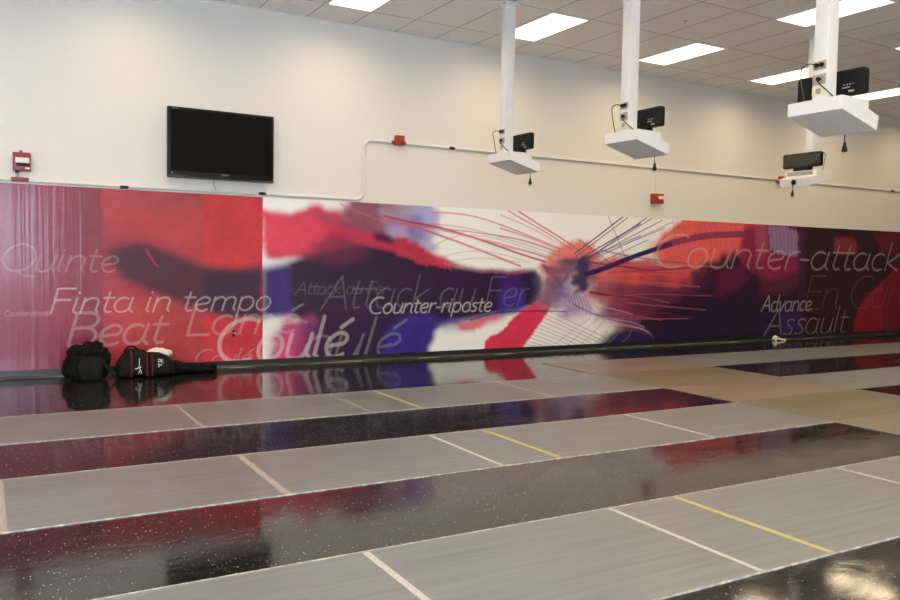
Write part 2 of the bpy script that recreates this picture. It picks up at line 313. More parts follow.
 ('P',[(8.45,0.06),(8.57,0.2),(8.82,0.27),(9.28,0.44),(10.17,0.76),(10.73,1.3),(11.54,1.63),(11.91,1.42),(12.15,0.92),(12.7,0.81),(13.26,1.01),(13.41,1.29),(13.36,2.13),(18.57,2.21),(18.82,-0.66),(8.46,-0.26)],(0.03,0.01,0.031),1,0.088,0.059),
 ('P',[(8.58,-0.02),(8.61,0.17),(8.9,0.27),(9.4,0.27),(9.74,0.13),(9.76,-0.34),(8.59,-0.28)],(0.026,0.014,0.083),0.95,0.059,0.044),
 ('P',[(9.62,0.33),(10.64,0.75),(13.27,0.77),(13.34,-0.41),(9.64,-0.32)],(0.022,0.009,0.04),0.9,0.118,0.029),
 ('P',[(10.34,1.16),(10.73,1.41),(11.05,1.41),(11.01,1.1),(10.63,0.89)],(0.061,0.012,0.038),0.8,0.059,0.044),
 ('P',[(11.62,2.02),(12.41,2.08),(13.14,2.0),(13.24,1.29),(12.96,1.18),(12.41,1.1),(11.92,1.21),(11.6,1.42)],(0.236,0.017,0.066),0.95,0.059,0.029),
 ('P',[(11.05,1.27),(11.65,1.42),(11.88,1.1),(11.5,0.89),(11.0,0.82)],(0.129,0.013,0.056),0.7,0.088,0.044),
 ('P',[(11.93,2.12),(12.25,2.11),(12.33,1.61),(12.02,1.42)],(0.377,0.078,0.131),0.7,0.044,0.015),
 ('P',[(12.28,2.08),(12.8,2.08),(13.11,2.0),(13.16,1.55),(12.6,1.56),(12.38,1.68)],(0.267,0.163,0.304),0.95,0.022,0.015),
 ('L',[(12.33,2.04),(12.4,1.83),(12.38,1.57)],(0.443,0.308,0.524),0.45,0.018),
 ('L',[(12.43,2.05),(12.5,1.83),(12.49,1.58)],(0.445,0.31,0.528),0.45,0.018),
 ('L',[(12.53,2.05),(12.6,1.83),(12.59,1.58)],(0.447,0.311,0.532),0.45,0.019),
 ('L',[(12.63,2.05),(12.7,1.84),(12.69,1.58)],(0.449,0.313,0.536),0.45,0.019),
 ('L',[(12.74,2.06),(12.8,1.84),(12.79,1.58)],(0.451,0.314,0.538),0.45,0.019),
 ('L',[(12.84,2.06),(12.91,1.84),(12.89,1.58)],(0.452,0.315,0.54),0.45,0.019),
 ('L',[(12.94,2.06),(13.01,1.84),(13.0,1.58)],(0.454,0.316,0.542),0.45,0.019),
 ('L',[(13.05,2.07),(13.12,1.85),(13.1,1.59)],(0.456,0.317,0.545),0.45,0.019),
 ('P',[(13.1,2.11),(13.36,2.08),(13.48,0.16),(13.22,0.07)],(0.038,0.016,0.046),0.7,0.029,0.0),
 ('P',[(13.33,2.19),(18.56,2.3),(18.79,-0.33),(13.47,-0.13)],(0.032,0.007,0.012),0.85,0.029,0.015),
 ('P',[(14.18,1.92),(14.76,1.97),(14.97,1.7),(14.6,1.58),(14.22,1.65)],(0.254,0.028,0.033),0.8,0.059,0.029),
 ('P',[(15.4,2.07),(16.35,2.1),(16.38,1.61),(15.69,1.72)],(0.145,0.008,0.022),0.7,0.074,0.029),
 ('P',[(12.72,0.51),(13.29,0.5),(13.31,0.01),(12.75,-0.01)],(0.044,0.022,0.189),0.4,0.088,0.0),
 ('P',[(14.87,-0.18),(14.91,0.22),(15.05,0.55),(15.29,0.79),(15.68,1.01),(16.26,1.36),(18.58,2.0),(18.79,-0.33)],(0.267,0.008,0.025),1,0.018,0.007),
 ('P',[(15.81,1.05),(16.3,1.32),(18.58,2.0),(18.79,-0.33),(15.9,-0.22)],(0.17,0.006,0.025),0.9,0.009,0.0),
 ('P',[(7.89,1.37),(8.02,1.49),(8.16,1.45),(8.21,1.22),(8.12,0.9),(7.96,0.87),(7.88,1.09)],(0.032,0.015,0.086),0.95,0.026,0.037),
 ('P',[(8.09,1.37),(8.41,1.28),(8.33,1.15),(8.18,1.03)],(0.073,0.027,0.103),0.6,0.059,0.044),
 ('P',[(8.11,1.15),(9.26,1.09),(10.63,1.06),(10.39,0.93),(8.84,0.83),(8.18,0.9)],(0.146,0.024,0.07),0.5,0.088,0.074),
 ('P',[(7.62,1.36),(7.81,1.46),(7.97,1.37),(7.86,1.12),(7.71,0.9),(7.56,0.78),(7.67,1.06)],(0.064,0.029,0.128),0.9,0.044,0.059),
 ('P',[(7.24,1.36),(7.39,1.3),(7.62,1.27),(7.77,1.3),(7.66,1.18),(7.4,1.18)],(0.071,0.036,0.173),0.8,0.022,0.015),
 ('P',[(7.69,0.9),(7.87,0.84),(8.03,0.78),(7.84,0.53),(7.68,0.44),(7.64,0.66)],(0.19,0.111,0.308),0.55,0.044,0.074),
 ('L',[(8.13,1.18),(8.51,1.28),(9.03,1.45),(9.56,1.6),(9.9,1.69)],(0.037,0.019,0.11),1,0.08),
 ('L',[(9.67,1.64),(10.12,1.75),(10.71,1.85),(11.58,1.91)],(0.124,0.026,0.086),0.75,0.113),
 ('L',[(8.16,1.37),(8.82,1.31),(9.47,1.26),(10.38,1.3)],(0.056,0.024,0.112),0.7,0.029),
 ('L',[(8.4,1.56),(9.24,1.45),(10.37,1.37)],(0.077,0.044,0.2),0.6,0.027),
 ('L',[(8.22,0.9),(8.84,0.83),(9.71,0.86),(10.63,0.93)],(0.057,0.014,0.054),0.7,0.036),
 ('L',[(7.87,0.72),(8.44,0.52),(9.28,0.41)],(0.082,0.027,0.122),0.6,0.028),
 ('L',[(4.65,1.94),(5.04,1.87),(5.51,1.81),(6.17,1.66),(6.88,1.47),(7.34,1.36)],(0.43,0.039,0.066),0.9,0.029),
 ('L',[(4.02,2.07),(4.59,1.88),(5.2,1.82),(6.0,1.77),(6.87,1.68),(7.61,1.51)],(0.56,0.116,0.14),0.8,0.017),
 ('L',[(5.38,2.01),(5.7,2.02),(6.17,1.97),(6.87,1.79),(7.65,1.55)],(0.644,0.149,0.173),0.8,0.02),
 ('L',[(4.95,1.85),(5.52,1.7),(6.18,1.51),(6.88,1.29)],(0.605,0.083,0.113),0.8,0.029),
 ('L',[(5.36,1.86),(6.0,1.81),(6.87,1.63),(7.62,1.45)],(0.342,0.183,0.197),0.6,0.014),
 ('L',[(5.51,1.78),(6.52,1.61),(7.43,1.42)],(0.692,0.184,0.19),0.7,0.024),
 ('L',[(5.39,1.55),(5.68,1.67),(5.97,1.72),(6.52,1.67),(7.52,1.42)],(0.446,0.305,0.301),0.6,0.012),
 ('L',[(5.52,1.39),(5.88,1.48),(6.35,1.49),(7.06,1.35)],(0.39,0.26,0.277),0.5,0.012),
 ('L',[(5.68,1.34),(6.18,1.4),(6.88,1.35)],(0.391,0.219,0.242),0.5,0.012),
 ('L',[(6.51,1.84),(7.05,1.71),(7.61,1.54)],(0.738,0.196,0.19),0.7,0.025),
 ('L',[(6.52,1.58),(7.06,1.5),(7.54,1.36)],(0.632,0.141,0.154),0.6,0.022),
 ('L',[(6.54,2.15),(6.86,2.0),(7.32,1.81),(7.84,1.55)],(0.499,0.118,0.129),0.85,0.018),
 ('L',[(6.72,2.15),(7.13,1.95),(7.61,1.73),(7.96,1.55)],(0.568,0.098,0.108),0.85,0.026),
 ('L',[(6.51,2.03),(7.05,1.86),(7.73,1.58)],(0.59,0.227,0.214),0.6,0.016),
 ('L',[(6.52,1.73),(7.05,1.64),(7.62,1.48)],(0.661,0.227,0.213),0.6,0.019),
 ('L',[(7.88,1.49),(8.39,1.81),(8.92,2.15)],(0.091,0.054,0.14),0.9,0.024),
 ('L',[(7.92,1.46),(8.46,1.79),(9.02,2.14)],(0.092,0.054,0.141),0.8,0.017),
 ('L',[(8.08,1.46),(8.64,1.73),(9.22,2.0)],(0.093,0.055,0.144),0.85,0.024),
 ('L',[(8.16,1.43),(8.78,1.78),(9.43,2.15)],(0.093,0.056,0.146),0.8,0.021),
 ('L',[(8.16,1.43),(8.84,1.78),(9.54,2.14)],(0.093,0.056,0.147),0.7,0.018),
 ('L',[(8.2,1.43),(8.93,1.75),(9.7,2.08)],(0.094,0.056,0.148),0.7,0.018),
 ('L',[(8.2,1.46),(8.71,1.63),(9.23,1.81)],(0.093,0.055,0.145),0.7,0.021),
 ('L',[(8.24,1.43),(8.98,1.69),(9.75,1.95)],(0.094,0.057,0.149),0.6,0.018),
 ('L',[(8.24,1.4),(9.06,1.72),(9.93,2.06)],(0.095,0.057,0.15),0.6,0.014),
 ('L',[(8.5,2.16),(8.71,1.81),(8.92,1.45)],(0.093,0.055,0.145),0.7,0.014),
 ('L',[(7.96,1.71),(8.3,1.53),(8.65,1.34)],(0.091,0.054,0.139),0.6,0.017),
 ('L',[(8.41,1.37),(8.9,1.56),(9.4,1.75)],(0.094,0.056,0.147),0.5,0.021),
 ('L',[(7.45,0.6),(8.0,0.39),(8.61,0.15)],(0.36,0.204,0.226),0.6,0.015),
 ('L',[(7.4,0.55),(7.92,0.35),(8.49,0.13)],(0.36,0.203,0.225),0.6,0.015),
 ('L',[(7.35,0.51),(7.85,0.32),(8.38,0.12)],(0.359,0.203,0.224),0.6,0.015),
 ('L',[(7.3,0.46),(7.78,0.29),(8.27,0.1)],(0.358,0.202,0.223),0.6,0.015),
 ('L',[(7.25,0.41),(7.7,0.25),(8.15,0.08)],(0.357,0.201,0.222),0.6,0.015),
 ('L',[(7.21,0.37),(7.63,0.22),(8.04,0.06)],(0.356,0.2,0.221),0.6,0.015),
 ('L',[(7.16,0.32),(7.56,0.19),(7.93,0.05)],(0.355,0.2,0.22),0.6,0.015),
 ('L',[(7.11,0.28),(7.49,0.15),(7.82,0.03)],(0.354,0.199,0.218),0.6,0.015),
 ('L',[(7.06,0.23),(7.41,0.12),(7.71,0.01)],(0.353,0.198,0.217),0.6,0.015),
 ('L',[(7.01,0.18),(7.34,0.09),(7.6,-0.0)],(0.352,0.198,0.216),0.6,0.014),
 ('L',[(6.97,0.14),(7.27,0.06),(7.49,-0.02)],(0.351,0.197,0.215),0.6,0.014),
 ('L',[(6.92,0.09),(7.2,0.03),(7.38,-0.03)],(0.35,0.197,0.214),0.6,0.014),
 ('L',[(6.87,0.05),(7.13,-0.01),(7.28,-0.05)],(0.349,0.196,0.213),0.6,0.014),
 ('L',[(6.82,0.0),(7.06,-0.04),(7.17,-0.07)],(0.348,0.195,0.212),0.6,0.014),
 ('L',[(7.38,-0.01),(7.75,0.23),(8.23,0.49)],(0.308,0.194,0.249),0.5,0.013),
 ('L',[(7.64,-0.01),(8.0,0.23),(8.39,0.49)],(0.31,0.196,0.253),0.5,0.013),
 ('L',[(7.91,-0.0),(8.26,0.23),(8.56,0.49)],(0.312,0.198,0.257),0.5,0.014),
 ('L',[(8.19,-0.0),(8.53,0.23),(8.72,0.48)],(0.315,0.2,0.261),0.5,0.014),
 ('L',[(8.47,-0.0),(8.8,0.23),(8.89,0.48)],(0.319,0.204,0.267),0.5,0.014),
 ('L',[(8.76,0.0),(9.07,0.22),(9.06,0.48)],(0.323,0.208,0.274),0.5,0.014),
 ('L',[(6.03,0.51),(6.54,0.61),(7.26,0.62),(7.76,0.6)],(0.058,0.025,0.115),0.8,0.022),
 ('P',[(7.27,1.06),(7.55,1.18),(7.75,1.0),(7.64,0.69),(7.38,0.63),(7.28,0.76)],(0.181,0.067,0.145),0.6,0.029,0.044),
 ('P',[(7.39,1.27),(7.73,1.36),(7.86,1.21),(7.55,1.03),(7.34,1.09)],(0.355,0.115,0.159),0.6,0.029,0.044),
 ('L',[(7.4,1.21),(7.63,1.0),(7.75,0.78)],(0.114,0.06,0.221),0.5,0.023),
 ('L',[(7.47,1.19),(7.71,0.96),(7.82,0.75)],(0.114,0.06,0.222),0.5,0.023),
 ('L',[(7.55,1.16),(7.79,0.92),(7.89,0.71)],(0.114,0.06,0.223),0.5,0.023),
 ('L',[(7.63,1.14),(7.87,0.88),(7.95,0.68)],(0.115,0.06,0.224),0.5,0.023),
 ('L',[(7.7,1.12),(7.94,0.84),(8.02,0.64)],(0.115,0.06,0.225),0.5,0.023),
 ('L',[(7.78,1.1),(8.02,0.8),(8.09,0.61)],(0.115,0.061,0.226),0.5,0.023),
 ('L',[(7.86,1.07),(8.11,0.76),(8.16,0.57)],(0.116,0.061,0.227),0.5,0.024),
 ('L',[(7.94,1.05),(8.19,0.72),(8.23,0.54)],(0.116,0.061,0.228),0.5,0.024),
 ('L',[(7.62,1.46),(7.57,1.6)],(0.644,0.11,0.104),0.6,0.018),
 ('L',[(7.66,1.46),(7.62,1.65)],(0.645,0.11,0.104),0.6,0.018),
 ('L',[(7.7,1.45),(7.67,1.7)],(0.646,0.11,0.104),0.6,0.018),
 ('L',[(7.75,1.44),(7.73,1.61)],(0.647,0.11,0.105),0.6,0.018),
 ('L',[(7.79,1.44),(7.78,1.66)],(0.648,0.111,0.105),0.6,0.018),
 ('L',[(7.83,1.43),(7.83,1.7)],(0.649,0.111,0.105),0.6,0.018),
 ('L',[(7.88,1.43),(7.88,1.61)],(0.65,0.111,0.106),0.6,0.018),
 ('L',[(7.92,1.43),(7.93,1.66)],(0.651,0.111,0.106),0.6,0.018),
 ('L',[(7.97,1.44),(7.98,1.71)],(0.652,0.112,0.106),0.6,0.018),
 ('L',[(8.01,1.45),(8.04,1.62)],(0.654,0.112,0.107),0.6,0.019),
 ('L',[(8.06,1.46),(8.09,1.66)],(0.655,0.112,0.107),0.6,0.019),
 ('L',[(8.1,1.46),(8.14,1.71)],(0.656,0.112,0.108),0.6,0.019),
 ('L',[(8.14,1.47),(8.2,1.62)],(0.657,0.112,0.108),0.6,0.019),
 ('L',[(8.19,1.48),(8.25,1.67)],(0.658,0.113,0.108),0.6,0.019),
 ('L',[(8.23,1.48),(8.3,1.72)],(0.659,0.113,0.109),0.6,0.019),
 ('L',[(8.28,1.49),(8.36,1.62)],(0.66,0.113,0.109),0.6,0.019),
 ('L',[(7.37,0.91),(7.63,0.94),(7.98,0.87)],(0.219,0.158,0.481),0.35,0.016),
 ('L',[(7.39,0.88),(7.67,0.91),(8.02,0.84)],(0.22,0.158,0.482),0.35,0.016),
 ('L',[(7.41,0.85),(7.71,0.88),(8.06,0.81)],(0.22,0.159,0.483),0.35,0.017),
 ('L',[(7.43,0.82),(7.75,0.85),(8.1,0.78)],(0.22,0.159,0.484),0.35,0.017),
 ('L',[(7.45,0.79),(7.79,0.82),(8.14,0.75)],(0.22,0.159,0.485),0.35,0.017),
 ('L',[(7.47,0.76),(7.83,0.79),(8.19,0.72)],(0.221,0.159,0.486),0.35,0.017),
 ('L',[(7.49,0.73),(7.87,0.76),(8.23,0.69)],(0.221,0.159,0.487),0.35,0.017),
 ('L',[(7.5,0.7),(7.91,0.73),(8.27,0.66)],(0.221,0.16,0.488),0.35,0.017),
 ('L',[(7.53,0.67),(7.95,0.7),(8.31,0.63)],(0.221,0.16,0.489),0.35,0.017),
 ('L',[(7.54,0.64),(7.99,0.67),(8.35,0.6)],(0.222,0.16,0.49),0.35,0.017),
 ('L',[(7.57,0.61),(8.03,0.64),(8.39,0.57)],(0.222,0.16,0.491),0.35,0.017),
 ('L',[(7.58,0.58),(8.07,0.61),(8.43,0.54)],(0.222,0.16,0.492),0.35,0.017),
 ('L',[(7.61,0.56),(8.11,0.58),(8.48,0.51)],(0.222,0.161,0.493),0.35,0.017),
 ('L',[(7.62,0.53),(8.15,0.55),(8.52,0.48)],(0.223,0.161,0.494),0.35,0.017),
 ('L',[(8.29,1.16),(8.81,1.16),(9.48,1.2)],(0.825,0.106,0.097),0.32,0.02),
 ('L',[(9.03,1.11),(9.57,1.14),(10.63,1.1)],(0.2,0.023,0.074),0.32,0.025),
 ('L',[(8.99,1.14),(9.53,1.17),(10.7,1.15)],(0.15,0.03,0.1),0.32,0.016),
 ('L',[(8.73,1.09),(9.26,1.07),(10.61,0.98)],(0.9,0.216,0.171),0.32,0.025),
 ('L',[(8.53,1.07),(9.05,1.08),(9.82,1.07)],(0.379,0.034,0.061),0.32,0.024),
 ('L',[(8.44,1.37),(8.96,1.35),(9.78,1.3)],(0.193,0.021,0.069),0.32,0.018),
 ('L',[(8.57,0.82),(9.1,0.84),(9.93,0.71)],(0.9,0.211,0.166),0.32,0.014),
 ('L',[(9.04,0.95),(9.59,0.94),(10.78,0.86)],(0.2,0.023,0.074),0.32,0.027),
 ('L',[(8.54,1.2),(9.07,1.22),(10.19,1.21)],(0.146,0.029,0.096),0.32,0.019),
 ('L',[(8.74,0.83),(9.27,0.85),(10.13,0.72)],(0.196,0.022,0.071),0.32,0.017),
 ('L',[(8.93,0.84),(9.47,0.86),(10.93,0.82)],(0.9,0.22,0.175),0.32,0.013),
 ('L',[(8.96,0.73),(9.51,0.68),(10.77,0.58)],(0.9,0.22,0.175),0.32,0.017),
 ('L',[(8.34,1.08),(8.85,1.06),(10.17,0.97)],(0.9,0.21,0.164),0.32,0.017),
 ('L',[(8.57,1.2),(9.1,1.23),(9.99,1.08)],(0.146,0.029,0.095),0.32,0.021),
 ('L',[(8.59,1.04),(9.11,1.04),(10.4,0.91)],(0.383,0.035,0.062),0.32,0.014),
 ('L',[(8.58,0.47),(9.11,0.48),(9.71,0.49)],(0.194,0.022,0.069),0.32,0.021),
 ('L',[(8.73,0.48),(9.26,0.46),(10.36,0.44)],(0.9,0.215,0.17),0.32,0.014),
 ('L',[(8.86,0.89),(9.39,0.88),(10.89,0.84)],(0.199,0.022,0.074),0.32,0.019),
 ('L',[(8.4,0.92),(8.91,0.92),(10.04,0.89)],(0.194,0.022,0.069),0.32,0.02),
 ('L',[(8.41,1.34),(8.93,1.36),(9.65,1.37)],(0.145,0.028,0.093),0.32,0.014),
 ('L',[(8.97,1.33),(9.51,1.33),(11.02,1.33)],(0.9,0.221,0.177),0.32,0.02),
 ('L',[(8.38,1.29),(8.89,1.26),(10.25,1.19)],(0.146,0.029,0.095),0.32,0.017),
 ('L',[(8.96,0.94),(9.5,0.95),(10.46,0.95)],(0.149,0.03,0.099),0.32,0.018),
 ('L',[(8.62,1.01),(9.15,0.98),(9.95,0.95)],(0.195,0.022,0.07),0.32,0.013),
 ('L',[(8.33,0.55),(8.85,0.5),(9.99,0.56)],(0.193,0.021,0.069),0.32,0.022),
 ('L',[(8.6,0.95),(9.13,0.95),(10.04,0.85)],(0.195,0.022,0.07),0.32,0.026),
 ('L',[(8.93,1.37),(9.46,1.4),(10.79,1.3)],(0.2,0.023,0.074),0.32,0.021),
 ('L',[(8.39,0.57),(8.91,0.54),(9.75,0.43)],(0.83,0.107,0.099),0.32,0.025),
 ('L',[(8.28,0.97),(8.79,0.95),(9.43,0.92)],(0.143,0.028,0.092),0.32,0.021),
 ('L',[(8.5,1.25),(9.03,1.22),(10.04,1.31)],(0.146,0.029,0.095),0.32,0.024),
 ('L',[(8.65,1.3),(9.18,1.31),(10.45,1.31)],(0.197,0.022,0.072),0.32,0.024),
 ('L',[(8.56,0.59),(9.08,0.61),(10.48,0.46)],(0.147,0.029,0.096),0.32,0.02),
 ('L',[(8.92,0.98),(9.46,0.94),(10.09,0.86)],(0.197,0.022,0.072),0.32,0.022),
 ('L',[(8.62,0.52),(9.15,0.53),(10.21,0.47)],(0.196,0.022,0.071),0.32,0.015),
 ('L',[(8.27,0.71),(8.68,0.63),(9.1,0.54)],(0.783,0.398,0.449),0.45,0.017),
 ('L',[(8.31,0.68),(8.74,0.59),(9.15,0.5)],(0.229,0.059,0.151),0.45,0.017),
 ('L',[(8.35,0.64),(8.81,0.56),(9.19,0.47)],(0.229,0.059,0.152),0.45,0.018),
 ('L',[(8.39,0.61),(8.87,0.52),(9.24,0.43)],(0.23,0.06,0.153),0.45,0.018),
 ('L',[(8.43,0.57),(8.94,0.48),(9.28,0.39)],(0.23,0.06,0.153),0.45,0.018),
 ('L',[(8.47,0.54),(9.0,0.45),(9.33,0.36)],(0.126,0.042,0.154),0.45,0.018),
 ('L',[(8.52,0.5),(9.07,0.41),(9.37,0.32)],(0.795,0.407,0.462),0.45,0.018),
 ('L',[(8.56,0.47),(9.13,0.37),(9.42,0.28)],(0.126,0.043,0.156),0.45,0.018),
 ('L',[(8.6,0.43),(9.2,0.33),(9.46,0.24)],(0.799,0.41,0.467),0.45,0.018),
 ('L',[(8.64,0.39),(9.26,0.3),(9.51,0.21)],(0.801,0.411,0.469),0.45,0.018),
 ('L',[(8.69,0.36),(9.33,0.26),(9.55,0.17)],(0.127,0.043,0.158),0.45,0.018),
 ('L',[(8.73,0.32),(9.4,0.22),(9.6,0.13)],(0.235,0.061,0.159),0.45,0.018),
 ('P',[(-0.38,2.2),(1.19,2.31),(1.18,-0.13),(-0.41,-0.03)],(0.274,0.047,0.079),1,0.0,0.0),
 ('P',[(1.17,2.31),(2.28,2.38),(2.29,-0.2),(1.16,-0.12)],(0.423,0.048,0.063),1,0.0,0.0),
 ('P',[(2.27,2.38),(2.99,2.43),(3.01,-0.24),(2.28,-0.19)],(0.537,0.038,0.057),1,0.0,0.0),
 ('P',[(-0.4,0.55),(1.19,0.62),(1.18,-0.24),(-0.41,-0.13)],(0.24,0.032,0.063),0.7,0.176,0.0),
 ('P',[(1.17,2.19),(2.27,2.26),(2.27,1.85),(1.17,1.91)],(0.37,0.061,0.084),0.6,0.147,0.0),
 ('P',[(0.53,1.67),(1.67,1.59),(1.67,0.84),(0.53,0.85)],(0.232,0.034,0.069),0.3,0.206,0.0),
 ('P',[(1.24,1.41),(1.56,1.5),(1.84,1.4),(2.12,1.29),(2.42,1.21),(3.0,1.22),(3.0,0.6),(2.66,0.62),(2.24,0.7),(1.9,0.84),(1.56,1.0),(1.29,1.18)],(0.057,0.018,0.042),0.95,0.074,0.029),
 ('P',[(2.27,1.17),(2.66,1.17),(3.0,1.25),(3.0,0.63),(2.72,0.63),(2.28,0.72)],(0.036,0.016,0.05),0.9,0.059,0.0),
 ('P',[(1.26,1.48),(1.78,1.45),(2.07,1.28),(1.67,1.01),(1.24,1.18)],(0.068,0.02,0.052),0.5,0.132,0.044),
 ('L',[(1.63,1.43),(1.68,1.33),(1.75,1.23)],(0.542,0.069,0.086),0.5,0.023),
]
WORDS = [
 ('Quinte', 0.177, 1.325, 1.163, 0.289, 0.2, 0.0212),
 ('Finta in tempo', 0.636, 3.1, 0.705, 0.27, 0.5, 0.0175),
 ('Beat', 0.803, 1.873, 0.334, 0.368, 0.24, 0.0344),
 ('Lamé', 2.09, 3.52, 0.417, 0.37, 0.22, 0.0341),
 ('Counter-riposte', 0.192, 0.625, 0.681, 0.058, 0.3, 0.0077),
 ('Coulé', 2.195, 2.9, 0.041, 0.191, 0.3, 0.0157),
 ('Coulé', 2.469, 4.215, 0.076, 0.517, 0.42, 0.0521),
 ('Coulé', 3.027, 5.0, 0.037, 0.526, 0.17, 0.0413),
 ('Attack au Fer', 3.774, 7.06, 0.709, 0.42, 0.13, 0.0226),
 ('Attack au Fer', 3.423, 4.728, 0.898, 0.159, 0.11, 0.0143),
 ('Counter-riposte', 4.459, 6.387, 0.632, 0.213, 0.68, 0.0185),
 ('Counter-attack', 9.599, 16.365, 1.308, 0.543, 0.3, 0.0391),
 ('Advance.', 12.186, 13.605, 0.53, 0.29, 0.42, 0.025),
 ('Assault', 12.277, 14.735, 0.082, 0.491, 0.22, 0.0297),
 ('En Garde', 13.397, 17.368, 0.557, 0.623, 0.06, 0.0342),
]

# stroke lettering: light italic, one centre line per stroke
def arc(cx, cy, rx, ry, a0, a1, n=14): return [(cx+rx*math.cos(math.radians(a0+(a1-a0)*i/n)), cy+ry*math.sin(math.radians(a0+(a1-a0)*i/n))) for i in range(n+1)]
XH = .60
def bowl_a(): return arc(.22,.30,.2,.31,55,305)
G = {
 'A': (.62, [[(0,0),(.32,1),(.58,0)], [(.12,.36),(.50,.36)]]),
 'B': (.56, [[(.06,0),(.06,1),(.28,1)]+arc(.28,.77,.2,.23,90,-90)+[(.06,.54)], [(.26,.54)]+arc(.28,.27,.23,.27,90,-90)+[(.06,0)]]),
 'C': (.66, [arc(.42,.5,.38,.51,62,298,20)]),
 'E': (.5, [[(.46,1),(.06,1),(.06,0),(.46,0)], [(.06,.53),(.40,.53)]]),
 'F': (.5, [[(.48,1),(.06,1),(.06,0)], [(.06,.53),(.42,.53)]]),
 'G': (.68, [arc(.42,.5,.38,.51,58,290,20)+[(.62,.06),(.62,.44),(.44,.44)]]),
 'L': (.48, [[(.06,1),(.06,0),(.46,0)]]),
 'Q': (.76, [arc(.39,.5,.35,.5,0,360,24), [(.40,.02),(.58,-.16),(.84,-.2)]]),
 'a': (.52, [bowl_a()+[(.42,.2)], [(.43,.6),(.40,.12),(.50,0)]]),
 'c': (.42, [arc(.24,.30,.2,.31,55,305)]),
 'd': (.52, [bowl_a()+[(.42,.2)], [(.43,1.02),(.40,.12),(.50,0)]]),
 'e': (.46, [[(.05,.26),(.25,.31)]+arc(.26,.45,.14,.155,-60,150,10)+arc(.25,.30,.205,.31,150,310,12)]),
 'i': (.2, [[(.08,.6),(.06,.08),(.12,0)], [(.095,.80),(.097,.84)]]),
 'k': (.46, [[(.07,1.02),(.05,0)], [(.40,.6),(.08,.27),(.42,0)]]),
 'l': (.2, [[(.08,1.02),(.06,.08),(.13,0)]]),
 'm': (.76, [[(.07,.6),(.05,0)], [(.06,.40)]+arc(.24,.44,.14,.165,150,10,8)+[(.36,0)], [(.37,.40)]+arc(.54,.44,.14,.165,150,10,8)+[(.66,.1),(.72,0)]]),
 'n': (.5, [[(.07,.6),(.05,0)], [(.06,.38)]+arc(.26,.42,.16,.185,150,5,8)+[(.40,.1),(.46,0)]]),
 'o': (.5, [arc(.25,.30,.2,.31,0,360,20)]),
 'p': (.5, [[(.07,.6),(.05,-.30)], [(.06,.42)]+arc(.25,.30,.2,.31,140,-150,16)]),
 'r': (.34, [[(.07,.6),(.05,0)], [(.06,.36),(.14,.54),(.24,.60),(.32,.58)]]),
 's': (.38, [[(.32,.54),(.22,.6),(.10,.55),(.10,.42),(.2,.33),(.30,.22),(.28,.06),(.16,0),(.04,.06)]]),
 't': (.32, [[(.14,.84),(.11,.12),(.18,.0),(.28,.03)], [(.02,.6),(.30,.6)]]),
 'u': (.5, [[(.07,.6),(.06,.2)]+arc(.22,.16,.16,.165,180,330,8)+[(.41,.34)], [(.43,.6),(.41,.12),(.48,0)]]),
 'v': (.44, [[(.04,.6),(.18,0),(.40,.6)]]),
 '-': (.32, [[(.04,.32),(.26,.32)]]), '.': (.16, [[(.05,.0),(.052,.04)]]), ' ': (.28, []),
}
G['é'] = (.46, G['e'][1]+[[(.24,.74),(.42,.94)]])
def word_lines(t):
    x = 0; L = []
    for ch in t:
        a, ls = G[ch]
        for l in ls: L.append([(x+px+.17*pz, pz) for px, pz in l])
        x += a
    return L
